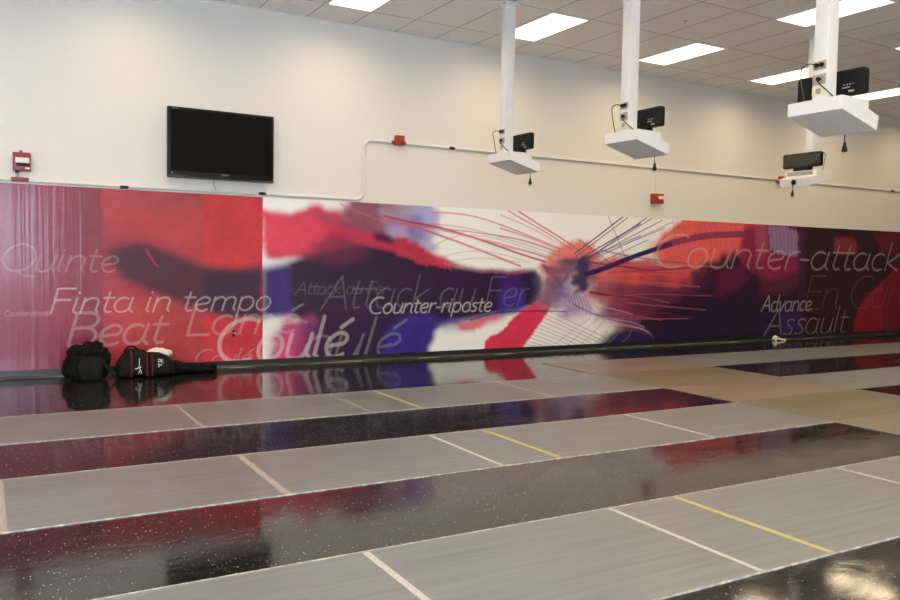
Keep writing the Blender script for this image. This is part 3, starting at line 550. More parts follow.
def build_mural():
    x0, x1, z0, z1, st = -2.6, 16.74, .086, 2.1, .01
    nx = int((x1-x0)/st)+1; nz = int((z1-z0)/st)+1
    X = np.linspace(x0,x1,nx); Z = np.linspace(z0,z1,nz)
    img = np.zeros((nz,nx,3)); img[:] = (.3,.03,.05)
    rng = np.random.default_rng(3)
    def field(step, sz=0):
        sz = sz or step; gx, gz = int((x1-x0)/step)+3, int((z1-z0)/sz)+3; g = rng.standard_normal((gz,gx))
        u = (X-x0)/step; v = (Z-z0)/sz; iu = u.astype(int); iv = v.astype(int); fu = (u-iu)[None,:]; fv = (v-iv)[:,None]
        fu = fu*fu*(3-2*fu); fv = fv*fv*(3-2*fv); a = g[iv][:,iu]; b = g[iv][:,iu+1]; c = g[iv+1][:,iu]; d = g[iv+1][:,iu+1]
        return (a*(1-fu)+b*fu)*(1-fv)+(c*(1-fu)+d*fu)*fv
    N1 = field(.35,.03)*1.3+field(.08,.012)*.9+field(.12)*.4; N2 = field(.16)*.5+field(.05)*.25+field(.02)*.2; TEX = field(.3)*.5+field(.06)*.25+field(.02)*.2
    def blur(m, s):
        s = s*.55
        r = max(1, int(round(s/st*1.1))); 
        for _ in range(2):
            for ax in (0,1):
                p = np.pad(m, [(r+1,r) if i==ax else (0,0) for i in (0,1)], mode='edge'); c = np.cumsum(p, axis=ax)
                m = (c[2*r+1:]-c[:-2*r-1])/(2*r+1) if ax==0 else (c[:,2*r+1:]-c[:,:-2*r-1])/(2*r+1)
        return m
    for op in ART:
        kind, pts, c, al = op[:4]
        P = np.array(pts); c = np.array(c)
        pad = .12 if kind=='L' else .15+op[4]*3+op[5]*6
        i0, i1 = np.searchsorted(X, [P[:,0].min()-pad, P[:,0].max()+pad]); j0, j1 = np.searchsorted(Z, [P[:,1].min()-pad, P[:,1].max()+pad])
        i0 = max(0,i0-1); j0 = max(0,j0-1)
        if i1-i0 < 3 or j1-j0 < 3: continue
        XX, ZZ = np.meshgrid(X[i0:i1], Z[j0:j1])
        if kind == 'P':
            if op[5]: XX = XX+N1[j0:j1,i0:i1]*op[5]; ZZ = ZZ+N2[j0:j1,i0:i1]*op[5]
            m = np.zeros(XX.shape, bool); n = len(P)
            for a in range(n):
                (xa,za), (xb,zb) = P[a], P[(a+1)%n]
                if za == zb: continue
                m ^= ((za > ZZ) != (zb > ZZ)) & (XX < (xb-xa)*(ZZ-za)/(zb-za)+xa)
            m = m.astype(float)
            if op[4] > .004: m = blur(m, op[4])
        else:
            Q = np.array([tuple(q)[:2] for q in smooth([(p[0],p[1],0) for p in pts], 6)]); d = np.full(XX.shape, 9.)
            for a in range(len(Q)-1):
                v = Q[a+1]-Q[a]; L = v@v+1e-9; t = np.clip(((XX-Q[a,0])*v[0]+(ZZ-Q[a,1])*v[1])/L, 0, 1)
                d = np.minimum(d, np.hypot(XX-Q[a,0]-t*v[0], ZZ-Q[a,1]-t*v[1]))
            m = np.clip((op[4]/2-d)/st+.5, 0, 1)*min(1, op[4]/st)
        m = (m*al)[...,None]; img[j0:j1,i0:i1] = img[j0:j1,i0:i1]*(1-m)+c*m
    sat = img.max(2)-img.min(2)
    img *= (1+.12*TEX*np.clip(sat*4,0,1))[...,None]
    for t, X0, X1, zb, cap, al, w in WORDS:
        L = word_lines(t); xs = [p[0] for l in L for p in l]; a, b = min(xs), max(xs)
        i0, i1 = np.searchsorted(X, [X0-.08, X1+.08]); j0, j1 = np.searchsorted(Z, [zb-.4*cap-.06, zb+1.1*cap+.06])
        XX, ZZ = np.meshgrid(X[i0:i1], Z[j0:j1]); d = np.full(XX.shape, 9.)
        for l in L:
            q = np.array([(X0+(p[0]-a)/(b-a)*(X1-X0), zb+p[1]*cap) for p in l])
            for k in range(len(q)-1):
                lo = np.minimum(q[k],q[k+1])-w-.03; hi = np.maximum(q[k],q[k+1])+w+.03
                a0, a1 = np.searchsorted(X[i0:i1], [lo[0],hi[0]]); b0, b1 = np.searchsorted(Z[j0:j1], [lo[1],hi[1]])
                if a1 <= a0 or b1 <= b0: continue
                xx, zz = XX[b0:b1,a0:a1], ZZ[b0:b1,a0:a1]; v = q[k+1]-q[k]; n2 = v@v+1e-9
                u = np.clip(((xx-q[k,0])*v[0]+(zz-q[k,1])*v[1])/n2, 0, 1)
                d[b0:b1,a0:a1] = np.minimum(d[b0:b1,a0:a1], np.hypot(xx-q[k,0]-u*v[0], zz-q[k,1]-u*v[1]))
        m = np.clip((max(w,st)/2-d)/st+.5, 0, 1)*min(1, w/st)*al*.85; m = m[...,None]
        img[j0:j1,i0:i1] = img[j0:j1,i0:i1]*(1-m)+np.array((.74,.68,.66))*m
    img = np.clip(img, .002, .9)
    # front face grid, then rim and back of the panel
    yf, yb = -.012, -.0005
    XX, ZZ = np.meshgrid(X, Z); co = np.stack([XX.ravel(), np.full(nx*nz, yf), ZZ.ravel()], 1)
    idx = np.arange(nx*nz).reshape(nz,nx); quads = np.stack([idx[:-1,:-1].ravel(), idx[:-1,1:].ravel(), idx[1:,1:].ravel(), idx[1:,:-1].ravel()], 1)
    nb = nx*nz; co = np.concatenate([co, [(x0,yb,z0),(x1,yb,z0),(x1,yb,z1),(x0,yb,z1),(x0,yf,z0),(x1,yf,z0),(x1,yf,z1),(x0,yf,z1)]])
    extra = np.array([(0,3,2,1),(0,1,5,4),(1,2,6,5),(2,3,7,6),(3,0,4,7)])+nb; quads = np.concatenate([quads, extra])
    me = bpy.data.meshes.new('wall_mural'); me.vertices.add(len(co)); me.vertices.foreach_set('co', co.ravel().astype(np.float32))
    nq = len(quads); me.loops.add(nq*4); me.loops.foreach_set('vertex_index', quads.ravel().astype(np.int32))
    me.polygons.add(nq); me.polygons.foreach_set('loop_start', np.arange(0,nq*4,4,dtype=np.int32)); me.polygons.foreach_set('loop_total', np.full(nq,4,np.int32))
    me.update(calc_edges=True); me.validate()
    at = me.color_attributes.new('print', 'FLOAT_COLOR', 'POINT'); cc = np.ones((len(co),4), np.float32); cc[:nb,:3] = img.reshape(-1,3); cc[nb:,:3] = .5
    at.data.foreach_set('color', cc.ravel()); me.materials.append(M['mural'])
    o = bpy.data.objects.new('wall_mural', me); COL.objects.link(o); return o
mural = tag(build_mural(), 'long glossy red, white and purple fencing mural along the foot of the wall', 'mural')


# ------------------------------------------------------------------ pistes and coloured floor panels
LY = [-2.31, -3.40, -4.42, -5.47, -6.50, -7.535]; T = .004
def strip(name, label, cat, x0, x1, y0, y1, m, lines=(), trim=True, group=None):
    o = thing(name, label, cat, ((x0+x1)/2,(y0+y1)/2,0), 0, group); cx, cy = o.location.x, o.location.y
    box('deck', (x0-cx,x1-cx,y0-cy,y1-cy,0,T), m, o)
    if trim:
        k = MB()
        for y in (y0-cy, y1-cy): k.box(x0-cx,x1-cx,y-.005,y+.005,0,T+.0012)
        k.out('edge_trim', M['trim'], o)['label'] = 'pale edge trim'
    for x, wd, mm, nm, lb in lines:
        box(nm, (x-cx-wd/2,x-cx+wd/2,y0-cy+.01,y1-cy-.01,T,T+.001), M[mm], o)['label'] = lb
    return o
PK = ('tape_p','worn_line','worn pinkish line'); WH = ('tape_w','cross_line','white cross line'); YL = ('tape_y','centre_line','yellow centre line')
XE = 6.45
strip('fencing_piste', 'grey metal piste running nearest the mural, left of the coloured panels', 'piste', XL+.2, XE, LY[1], LY[0], M['piste'],
      [(.06,.03,*PK),(1.5,.028,*PK),(2.97,.022,*PK),(3.47,.034,*YL),(4.98,.022,*WH)], group='grey fencing pistes')
strip('fencing_piste', 'grey metal piste between the two black bands in mid floor', 'piste', XL+.2, XE, LY[3], LY[2], M['piste'],
      [(.05,.075,*PK),(1.5,.045,*PK),(2.98,.03,*WH),(3.465,.04,*YL),(4.98,.03,*WH)], group='grey fencing pistes')
strip('fencing_piste', 'widest looking grey metal piste closest to the camera, with a yellow centre line', 'piste', XL+.2, 9.6, LY[5], LY[4], M['piste'],
      [(1.52,.035,*WH),(2.99,.03,*WH),(3.487,.04,*YL),(4.995,.026,*WH)], group='grey fencing pistes')
strip('fencing_piste', 'grey metal piste at the far right closest to the baseboard', 'piste', 8.45, XR-.1, -2.28, -1.19, M['piste'], trim=False, group='grey fencing pistes')
strip('fencing_piste', 'short looking grey metal piste at right between two black bands', 'piste', 8.45, XR-.1, -4.38, -3.35, M['piste'], trim=False, group='grey fencing pistes')
for lab, y0, y1, m in (('pinkish floor panel closest to the mural, ahead of the far grey piste', -2.30, -1.19, 'pink'), ('yellowish floor panel at the end of the far left grey piste', -3.40, -2.30, 'yellow'),
                       ('pinkish floor panel touching the tip of the reddish black band', -4.40, -3.40, 'pink'), ('yellowish floor panel beside the middle grey piste, largest of the yellow ones', -5.44, -4.40, 'yellow'),
                       ('pinkish floor panel at the right edge, nearest the camera', -6.48, -5.44, 'pink')):
    strip('floor_panel', lab, 'floor panel', XE+.002, 8.448, y0+.002, y1-.002, M[m], trim=False, group='coloured floor panels')

# ------------------------------------------------------------------ ceiling lights
def troffer(loc, label):
    t = thing('ceiling_light', label, 'ceiling light', loc, 0, 'recessed ceiling lights')
    k = MB(); a, b = .3048, .6096
    for q in ((-a,a,-b,-b+.03), (-a,a,b-.03,b), (-a,-a+.03,-b+.03,b-.03), (a-.03,a,-b+.03,b-.03)): k.box(*q, -.012, 0)
    k.out('light_frame', M['frame'], t)
    box('diffuser', (-a+.03,a-.03,-b+.03,b-.03,-.008,-.002), M['tube'], t); return t
TX = [3.851+2.4384*i for i in range(-5,6)]; TY = [-1.25-2.4384*i for i in range(6)]
first = troffer((TX[5],TY[0],CZ), 'ceiling light furthest left, cut by the top edge of the photo')
for x, y, l in ((TX[6],TY[0],'ceiling light just right of the thinnest hanging pole'), (TX[7],TY[0],'ceiling light between the two nearer hanging poles, right of the middle console'),
                (TX[8],TY[0],'ceiling light crossing behind the nearest pole, level with its sockets'), (TX[9],TY[0],'ceiling light passing just behind the nearest console at right'),
                (TX[8]-2.4384,TY[1],'biggest ceiling light, behind the nearest pole at the top right'), (TX[8],TY[1],'ceiling light peeping in at the right edge of the photo')):
    dup(first, (x,y,CZ), 0, l)
LAMP = (1., .75, .45)
for i, x in enumerate(TX):                 # the tubes behind every diffuser of the ceiling grid
    for j, y in enumerate(TY):
        if i >= 8 and j >= 2: continue
        l = bpy.data.lights.new('fluorescent_panel', 'AREA'); l.shape = 'RECTANGLE'; l.size = .55; l.size_y = 1.16; l.energy = 28; l.color = LAMP; l.spread = math.radians(162)
        o = bpy.data.objects.new('fluorescent_panel', l); COL.objects.link(o); o.location = (x,y,CZ-.014)
k = MB(); k.lathe([(.03,-.004),(.03,-.008),(.012,-.012),(.012,-.03),(.02,-.032),(.02,-.035)], 16)
tag(k.out('sprinkler_head', M['chrome'], None, True, (7.6,-2.44,CZ+.004)), 'tiny sprinkler head on the ceiling above the middle console', 'sprinkler')

# ------------------------------------------------------------------ hanging scoring consoles
def make_console(label):
    t = thing('hanging_console', label, 'hanging console', (0,0,0), 0, 'white hanging consoles')
    # z = 0 is the underside of the tray at its back edge
    top = CZ-Z0
    box('pole', (-.06,.06,-.0575,.0575,.09,top-.02), M['white2'], t, .004)
    box('ceiling_flange', (-.09,.09,-.09,.09,top-.02,top), M['white'], t, .004)
    k = MB(); prof = [(-.09,0),(-.09,.1),(.22,.097),(.222,.03),(.352,-.009),(.332,-.116)]
    k.prism(prof, 'y', -.215, .245)
    h = k.out('tray', M['white'], t)
    bm = h.modifiers.new('edge', 'BEVEL'); bm.width = .004; bm.segments = 2; bm.limit_method = 'ANGLE'
    k = MB(); k.prism([(.2215,.036),(.2215,.09),(.226,.09),(.226,.036)], 'y', -.19, .19)
    for i in range(9): k.box(.225,.229,-.165+i*.037,-.165+i*.037+.024,.05,.076, 1)
    k.out('control_plate', [M['steel'], M['silver']], t)
    # reel opening on the front face
    k = MB(); k.lathe([(.034,0),(.036,.008),(.024,.012),(.022,.006)], 24, (.343,.005,-.062), 'x'); k.out('reel_opening', M['black'], t, True)
    k = MB(); k.tube(smooth([(.35,.005,-.066),(.362,.006,-.09),(.36,.006,-.14),(.362,.004,-.19)]), .004); c = k.out('reel_cord', M['cable'], t, True)
    k = MB(); k.lathe([(.008,.02),(.012,.012),(.013,-.01),(.02,-.025),(.022,-.05),(.016,-.055)], 14, (.362,.004,-.19))
    for dy in (-.01,.01): k.tube([(.362,.004+dy,-.245),(.362,.004+dy,-.265)], .004, 6, 1)
    k.out('plug', [M['cable'], M['silver']], c, True)
    # three service plates on the pole
    for i, (za, zb, mm) in enumerate(((.322,.384,'steel'), (.213,.285,'steel'), (.130,.196,'ivory'))):
        pl = box('socket_plate', (-.067,-.059,-.055,.055,za,zb), M[mm], t, .002)
        k = MB(); zc = (za+zb)/2
        if i == 0:
            for y in (-.02,.022):
                k = MB(); k.lathe([(.017,0),(.017,-.012),(.012,-.02)], 16, (-.067,y,zc), 'x'); k.out('socket', M['black'], pl, True)
        elif i == 1:
            k.lathe([(.015,0),(.015,-.018),(.009,-.024)], 16, (-.067,0,zc), 'x'); k.out('socket', M['black'], pl, True)
        else:
            k.lathe([(.022,0),(.022,-.004),(.015,-.006),(.014,-.001)], 20, (-.067,0,zc), 'x'); k.out('socket_ring', M['steel'], pl, True)
    k = MB(); k.tube(smooth([(-.09,.022,.353),(-.12,.05,.362),(-.12,.11,.34),(-.09,.135,.27),(-.075,.13,.18),(-.07,.11,.10)]), .0045); k.out('power_cable', M['bar'], t, True)['label'] = 'dark cable looping from the upper socket'
    k = MB(); k.tube(smooth([(-.09,0,.249),(-.105,-.012,.24),(-.098,-.035,.2),(-.08,-.066,.165),(-.045,-.085,.13),(.02,-.08,.103)]), .0045); k.out('signal_cable', M['cable'], t, True)
    return t
def make_display(label):
    t = thing('scoring_display', label, 'display', (0,0,0), 0, 'black scoring displays')
    # z = 0 is the top of the tray, x = 0 the back of the housing
    k = MB(); b = bmesh.new(); n = 6; r = .022; w, z0, z1 = .285, .045, .235
    pts = [(cx+r*math.cos(a0+PI/2*i/n), cz+r*math.sin(a0+PI/2*i/n)) for cx, cz, a0 in ((w-r,z1-r,0),(-w+r,z1-r,PI/2),(-w+r,z0+r,PI),(w-r,z0+r,1.5*PI)) for i in range(n+1)]
    k.prism(pts, 'x', 0, .05); hs = k.out('housing', M['black'], t)
    bv = hs.modifiers.new('edge', 'BEVEL'); bv.width = .004; bv.segments = 2; bv.limit_method = 'ANGLE'
    box('foot', (-.03,.06,-.12,.12,0,.052), M['black'], t, .008)
    sc = box('screen', (.049,.053,-.265,.265,.062,.218), M['led'], t, .001)
    for i in range(3): box('lamp_window', (.0525,.0545,-.05+i*.036,-.024+i*.036,.09,.115), M['bar'], sc)
    for y in (-.22,.17): box('lamp_window', (.0525,.0545,y,y+.05,.17,.2), M['bar'], sc)
    k = MB()
    k.box(-.004,0,-.10,-.165,.098,.107); k.box(-.004,0,-.155,-.20,.066,.08)
    for i in range(4): k.box(-.004,0,-.11-i*.025,-.122-i*.025,.12,.129)
    k.out('rating_label', M['silver'], t)
    for y, z in ((.0,.13),(.0,.09),(-.2,.12)):
        k = MB(); k.lathe([(.010,0),(.010,-.012),(.007,-.02)], 12, (0,y,z), 'x'); k.out('connector', M['bar'], t, True)
    return t
Z0 = 2.54
UN = [((5.40,-1.79,2.54), 0, 'farthest white hanging console with its pole, the smallest looking of the three in a row', 'black scoring display seen from behind on the smallest looking console'),
      ((5.475,-3.82,2.54), 0, 'white hanging console in the middle of the row, above the red box on the wall', 'black scoring display seen from behind on the middle console'),
      ((5.45,-5.97,2.50), 0, 'nearest and largest white hanging console at the top right', 'black scoring display seen from behind on the largest console'),
      ((9.53,-2.88,2.515), PI, 'small white console facing the camera, below the largest one', 'dark scoring display facing the camera on the small console')]
con = make_console(UN[0][2]); dis = make_display(UN[0][3])
for i, (loc, rz, l1, l2) in enumerate(UN):
    c = con if i == 0 else dup(con, loc, rz, l1); c.location = loc; c.rotation_euler = (0,0,rz)
    if i == 2:
        for ch in c.children:
            if ch.name.startswith('reel_'): ch.location.y += .06
    d = dis if i == 0 else dup(dis, loc, rz, l2); f = -1 if rz else 1
    d.location = (loc[0]+f*.15, loc[1]+(0,0,.06,0)[i], loc[2]+.098-(0,0,0,.0)[i]); d.rotation_euler = (0,0,rz)
    if loc[2] != Z0:                      # poles reach the ceiling whatever the height of the tray
        for ch in c.children:
            if ch.name.startswith('pole'): ch.scale = (1,1,(CZ-loc[2])/(CZ-Z0)); 
            if ch.name.startswith('ceiling_flange'): ch.location.z = Z0-loc[2]

# ------------------------------------------------------------------ television
tv = thing('television', 'wide black flat screen television mounted high on the white wall', 'television', (2.47,0,2.672))
W2, H2 = .625, .405
box('wall_mount', (-.25,.25,-.06,0,-.2,.2), M['black'], tv)
k = MB(); k.box(-W2,W2,-.125,-.06,-H2,H2, bev=.008); k.out('casing', M['black'], tv, True)
box('screen', (-W2+.03,W2-.03,-.128,-.1235,-H2+.075,H2-.03), M['screen'], tv)
k = MB(); pts = [(-W2+.004,-H2+.002),(W2-.004,-H2+.002),(W2-.004,-H2+.03)]+[(W2-.004-(2*W2-.008)*i/20, -H2+.03-.018*math.sin(PI*i/20)) for i in range(1,20)]+[(-W2+.004,-H2+.03)]
k.prism(pts, 'y', -.13, -.124); k.out('lower_trim', M['bar'], tv)['label'] = 'smoky curved strip along the lower edge'
def flat_text(txt, size, loc, parent, m, name='logo'):
    c = bpy.data.curves.new(name, 'FONT'); c.body = txt; c.size = size; c.align_x = 'CENTER'; c.align_y = 'CENTER'; c.extrude = .0005
    o = bpy.data.objects.new('tmp', c); COL.objects.link(o); bpy.context.view_layer.update()
    me = bpy.data.meshes.new_from_object(o.evaluated_get(bpy.context.evaluated_depsgraph_get())); bpy.data.objects.remove(o)
    me.materials.clear(); me.materials.append(m); q = bpy.data.objects.new(name, me); COL.objects.link(q); q.parent = parent; q.location = loc; q.rotation_euler = (PI/2,0,0); return q
flat_text('SONY', .032, (.03,-.1262,-H2+.055), tv, M['silver'])
flat_text('BRAVIA', .02, (-W2+.08,-.1262,H2-.02), tv, M['silver'])
k = MB(); k.lathe([(.008,0),(.008,-.002)], 12, (-W2+.05,-.1255,-H2+.05), 'y'); k.out('power_light', M['silver'], tv)
k = MB(); k.tube(smooth([(-.08,-.05,-H2+.03),(-.075,-.03,-H2-.05),(-.05,-.012,-H2-.11),(-.04,-.008,-H2-.17)]), .005); k.out('power_cord', M['cablew'], tv, True)

# ------------------------------------------------------------------ wall fittings
ZL, ZU, CX = 2.135, 2.92, 4.345
cd = thing('conduit', 'painted pipe along the wall, stepping up to the right of the television', 'conduit', (0,0,0))
r = .11
path = [(XL+.02,ZL),(CX-r,ZL)]+[(CX-r+r*math.sin(a), ZL+r-r*math.cos(a)) for a in [PI/2*i/8 for i in range(1,9)]]+[(CX,ZU-r)]+[(CX+r-r*math.cos(a), ZU-r+r*math.sin(a)) for a in [PI/2*i/8 for i in range(1,9)]]+[(XR-.02,ZU)]
k = MB(); k.tube([(x,-.0185,z) for x, z in path], .015, 10); k.out('pipe', M['conduit'], cd, True)
for x, z, lb in ((1.39,ZL-.01,'black clamp'), (2.985,ZL+.005,'black clamp'), (5.67,ZU,'black clamp'), (15.98,ZU,'black clamp')):
    k = MB(); big = 1.
    k.box(x-.045*big,x+.045*big,-.037,-.001,z-.016,z+.018, bev=.006); k.out('clamp', M['cable'], cd, True)['label'] = lb
# alarm with its drop
fa = thing('alarm_box', 'red alarm box with a white label at the left, above a small red junction box', 'alarm box', (.362,0,2.325))
box('casing', (-.085,.085,-.075,0,-.09,.105), M['red'], fa, .008)
box('label_plate', (-.062,.07,-.079,-.074,-.005,.05), M['whitef'], fa); box('handle', (-.05,.07,-.09,-.078,-.038,-.012), M['black'], fa, .004)
box('small_label', (.03,.075,-.079,-.074,-.07,-.052), M['cream'], fa)
k = MB(); k.lathe([(.012,.1),(.014,.125),(.006,.132)], 12, (-.008,-.03,0)); k.out('call_knob', M['red'], fa, True)
box('cable_gland', (-.066,-.03,-.05,-.012,-.112,-.088), M['black'], fa)
tag(box('junction_box', (.262,.425,-.06,0,2.124,2.166), M['red'], None, .006), 'small flat red junction box on the pipe under the alarm box', 'junction box')
k = MB(); k.tube([(.318,-.02,2.166),(.318,-.02,2.214)], .012, 8); tag(k.out('conduit_drop', M['cablew'], None, True), 'short grey vertical pipe between alarm box and red junction box', 'conduit')
def red_box(x, z, w, h, label, strobe):
    t = thing('alarm_box', label, 'alarm box', (x,0,z), 0)
    box('casing', (-w/2,w/2,-.085,0,-h/2,h/2), M['redo'], t, .006)
    if strobe: box('strobe_lens', (-.01,w/2-.006,-.1,-.084,-.01,.04), M['cream'], t, .005)
    else:
        for s in (-1,1): box('pipe_fitting', (min(s*w/2,s*(w/2+.045)),max(s*w/2,s*(w/2+.045)),-.035,0,-.045,-.005), M['red'], t, .004)
    return t
red_box(4.845, 2.95, .12, .13, 'orange red box on the pipe just right of its upper bend', False)
sx = red_box(9.535, 2.42, .22, .16, 'orange red box with a cream lens, hanging under the middle console', True)
k = MB(); k.tube([(0,-.01,.08),(-.01,-.008,.3),(0,-.01,.486)], .006, 6); k.out('wire', M['conduit'], sx, True)
red_box(12.6, 2.915, .16, .13, 'orange red box on the pipe just left of the console facing the camera', False)
dt = thing('wall_hook', 'small pair of black knobs set one above the other in the red mural', 'wall hook', (2.638,-.0165,.425))
for z in (-.026,.026):
    k = MB(); k.lathe([(.017,0),(.017,-.012),(.009,-.017)], 12, (0,0,z), 'y'); k.out('knob', M['cable'], dt, True)
tag(box('wall_anchor', (5.55,5.585,-.012,0,4.16,4.195), M['conduit'], None, .004), 'tiny round painted stub high on the wall beside the thinnest pole', 'wall anchor')

# ------------------------------------------------------------------ bags
def lump(name, m, parent, center, size, power=.5, amp=.03, freq=5., seed=0, flat=True, nu=44, nv=28):
    from mathutils import noise
    V = []; F = []; sg = lambda a, e: math.copysign(abs(a)**e, a)
    for j in range(nv+1):
        ph = -PI/2+PI*j/nv
        for i in range(nu):
            th = 2*PI*i/nu
            p = Vector((sg(math.cos(ph),power)*sg(math.cos(th),power), sg(math.cos(ph),power)*sg(math.sin(th),power), sg(math.sin(ph),power)))
            q = Vector((p.x*size[0], p.y*size[1], p.z*size[2]))
            d = noise.fractal(Vector((q.x*freq+seed*7, q.y*freq, q.z*freq)), 1., 2., 3)+.7*abs(noise.noise(Vector((q.x*freq*2.2, q.y*freq*2.2, q.z*freq*2.2+seed*3))))
            q += p.normalized()*amp*d
            if flat and q.z < -size[2]*.97: q.z = -size[2]*.97
            V.append(Vector(center)+q)
    for j in range(nv):
        for i in range(nu): F.append((j*nu+i, j*nu+(i+1)%nu, (j+1)*nu+(i+1)%nu, (j+1)*nu+i))
    k = MB(); k.add(V, F); bmesh.ops.remove_doubles(k.b, verts=k.b.verts[:], dist=.0005)
    return k.out(name, m, parent, False)
bp = thing('backpack', 'slumped black backpack with a crumpled top, leftmost on the floor', 'backpack', (.965,-.33,0)); bp.scale = (.92,.95,.97)
b = lump('body', M['fab'], bp, (0,0,.155), (.235,.17,.16), .62, .022, 4., 1); 
lump('front_pocket', M['fab2'], bp, (.02,-.15,.13), (.135,.06,.125), .55, .012, 6., 2)
lump('top_flap', M['fab'], bp, (.0,.0,.30), (.20,.15,.065), .8, .05, 7., 3, False)
lump('hood_fold', M['fab'], bp, (.06,.0,.365), (.10,.10,.045), .85, .035, 9., 4, False)
lump('side_pocket', M['fab'], bp, (-.215,-.02,.12), (.045,.09,.10), .8, .02, 7., 5)
lump('side_fold', M['fab'], bp, (.195,-.02,.245), (.05,.09,.075), .8, .03, 8., 9, False)
k = MB(); k.tube(smooth([(.12,-.17,.26),(.18,-.2,.17),(.25,-.22,.07),(.30,-.21,.008)]), .022, 8, 0, .3); k.out('shoulder_strap', M['fab2'], bp, True)
k = MB(); k.tube(smooth([(-.12,-.16,.22),(-.15,-.19,.12),(-.13,-.2,.03)]), .012, 8, 0, .4); k.out('side_strap', M['fab2'], bp, True)
k = MB(); k.tube(smooth([(-.05,-.02,.37),(-.03,-.05,.415),(.03,-.05,.42),(.05,-.02,.385)]), .01, 8); k.out('carry_handle', M['fab2'], bp, True)

gb = thing('gear_bag', 'black gear bag with red straps and white emblems, right of the backpack', 'bag', (1.60,-.32,0))
def loft(name, secs, m, parent, n=26, p=.6, amp=0.):
    from mathutils import noise
    V = []; F = []
    for (x, yc, hw, z0, z1) in secs:
        for i in range(n):
            a = 2*PI*i/n; c, s_ = math.cos(a), math.sin(a)
            y = yc+hw*math.copysign(abs(c)**p, c); z = (z0+z1)/2+(z1-z0)/2*math.copysign(abs(s_)**p, s_)
            q = Vector((x, y, z)); d = noise.noise(q*9.)*amp
            V.append((x+d*.5, y+d, max(.002,z+d)))
    for j in range(len(secs)-1):
        for i in range(n): F.append((j*n+i, j*n+(i+1)%n, (j+1)*n+(i+1)%n, (j+1)*n+i))
    F.append(tuple(range(n))); F.append(tuple(range((len(secs)-1)*n, len(secs)*n)))
    k = MB(); k.add(V, F); return k.out(name, m, parent, True)
loft('end_compartment', [(-.335,0,.09,.002,.10),(-.325,0,.13,.002,.17),(-.29,0,.155,.002,.225),(-.24,0,.165,.002,.285),(-.19,0,.17,.002,.315),(-.14,0,.17,.002,.312),(-.07,0,.17,.002,.298),(-.035,0,.16,.002,.285),(-.015,0,.12,.01,.26)], M['fab2'], gb, amp=.012)
loft('main_compartment', [(-.03,0,.13,.01,.245),(-.01,0,.16,.002,.265),(.05,0,.17,.002,.268),(.12,0,.17,.002,.262),(.18,0,.165,.002,.235),(.23,0,.15,.002,.19),(.265,0,.11,.002,.14),(.28,0,.06,.01,.09)], M['fab2'], gb, amp=.012)
for x in (-.205,-.045,.012):
    k = MB(); h = .29 if x < -.1 else .265
    pts = [(x,-.10,h+.012),(x,-.15,h-.02),(x,-.178,h-.09),(x,-.183,.12),(x,-.178,.02)]
    k.tube(smooth(pts), .013 if x != .012 else .008, 8, 0, .35); k.out('strap', M['redf'], gb, True)['label'] = 'dark red webbing strap'
def flat_marks(name, polys, y, parent, m):
    k = MB()
    for pl in polys: k.tube([(x,y,z) for x, z in pl], (.0055), 6, 0, .5)
    return k.out(name, m, parent)
flat_marks('emblem', [[(-.125,.225),(-.125,.155)],[(-.125,.16),(-.13,.12),(-.116,.10),(-.13,.065),(-.14,.05)],[(-.13,.12),(-.158,.108)],[(-.122,.12),(-.106,.128)],[(-.116,.10),(-.104,.065),(-.108,.05)],[(-.158,.108),(-.172,.112)]], -.186, gb, M['whitef'])['label'] = 'white lunging figure emblem'
flat_marks('emblem', [[(.075,.205),(.078,.155)],[(.075,.205),(.097,.20),(.097,.178),(.078,.178)],[(.122,.198),(.104,.188),(.107,.163),(.126,.16),(.126,.178)],[(.07,.148),(.09,.138),(.112,.141)],[(.072,.125),(.084,.118)]], -.185, gb, M['whitef'])['label'] = 'white letter shaped emblem'
k = MB(); k.tube(smooth([(-.26,-.03,.285),(-.23,-.05,.335),(-.17,-.05,.345),(-.12,-.03,.31)]), .014, 8, 0, .5); k.out('carry_handle', M['fab'], gb, True)
tag(lump('towel', M['cloth'], None, (1.73,-.245,.245), (.14,.08,.062), .95, .02, 7., 6, False), 'cream towel bulging from the top of the gear bag', 'towel')
fl = thing('weapon_bag', 'flat dark bag trailing on the floor at the right end of the gear bag', 'bag', (2.145,-.27,0))
loft('sleeve', [(-.265,0,.06,.01,.15),(-.24,0,.10,.002,.155),(-.17,0,.12,.002,.13),(-.1,.0,.12,.002,.108),(.0,.01,.12,.002,.095),(.1,.01,.115,.002,.10),(.19,.02,.10,.002,.09),(.225,.02,.05,.01,.07)], M['fab'], fl, p=.75, amp=.016)
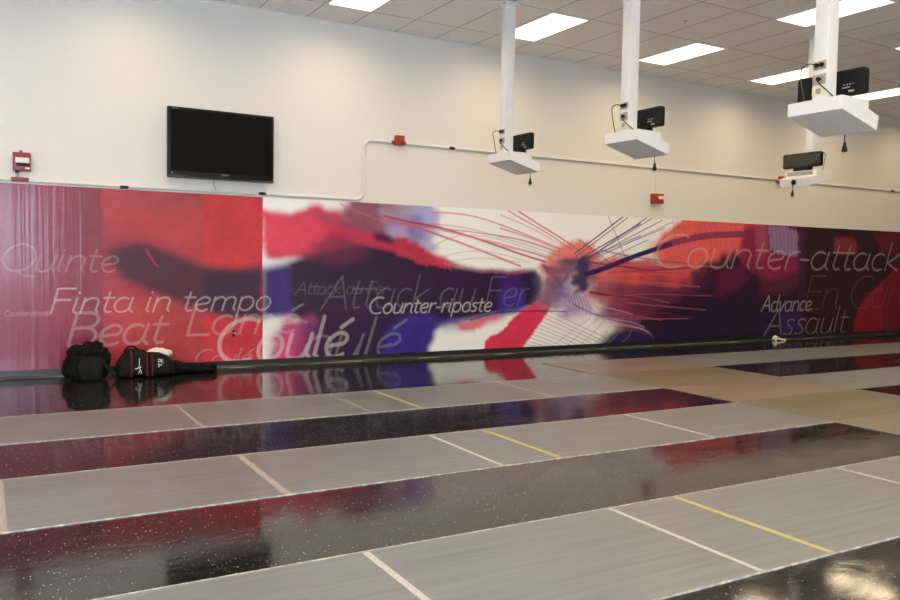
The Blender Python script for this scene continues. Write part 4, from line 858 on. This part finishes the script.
loft('end_flap', [(.06,0,.07,.085,.108),(.12,0,.09,.07,.112),(.2,.015,.085,.06,.104),(.235,.02,.05,.05,.08)], M['fab2'], fl, p=.8, amp=.008)['label'] = 'slightly paler folded flap'
pp = thing('crumpled_tissue', 'small white crumpled tissue on the floor below the dark right part of the mural', 'tissue', (12.52,-.10,0))
lump('wad', M['paper'], pp, (-.04,.0,.045), (.055,.04,.045), .9, .015, 16., 7, True, 20, 12)
k = MB(); k.tube(smooth([(-.02,0,.05),(.05,-.03,.035),(.1,-.06,.02),(.15,-.08,.014)]), [.02+.008*math.sin(i) for i in range(25)], 8, 0, .5); k.out('tail', M['paper'], pp, True)

# ------------------------------------------------------------------ daylight, camera, view
wd = bpy.data.worlds.new('World'); S.world = wd; wd.use_nodes = True
wd.node_tree.nodes['Background'].inputs['Color'].default_value = (.6,.7,.8,1); wd.node_tree.nodes['Background'].inputs['Strength'].default_value = .3

cam = bpy.data.cameras.new('camera'); cam.sensor_width = 36; cam.lens = 810.57*36/900; cam.clip_start = .05
co = bpy.data.objects.new('camera', cam); COL.objects.link(co); S.camera = co
p, r_, y_ = math.radians(-2.8151), math.radians(.9929), math.radians(29.9218)
fw = Vector((math.sin(y_)*math.cos(p), math.cos(y_)*math.cos(p), math.sin(p))); rt = Vector((math.cos(y_),-math.sin(y_),0)); up = rt.cross(fw)
rt2 = rt*math.cos(r_)+up*math.sin(r_); up2 = up*math.cos(r_)-rt*math.sin(r_)
co.matrix_world = Matrix(((rt2.x,up2.x,-fw.x,0),(rt2.y,up2.y,-fw.y,-9.8954),(rt2.z,up2.z,-fw.z,1.3618),(0,0,0,1)))
S.view_settings.view_transform = 'Standard'; S.view_settings.look = 'None'; S.view_settings.gamma = 1; S.view_settings.use_curve_mapping = False
S.view_settings.exposure = -0.50
S.cycles.use_denoising = True; S.cycles.denoising_prefilter = 'FAST'; S.cycles.max_bounces = 8; S.cycles.diffuse_bounces = 4; S.cycles.glossy_bounces = 4; S.cycles.transparent_max_bounces = 24
S.cycles.sample_clamp_indirect = 6
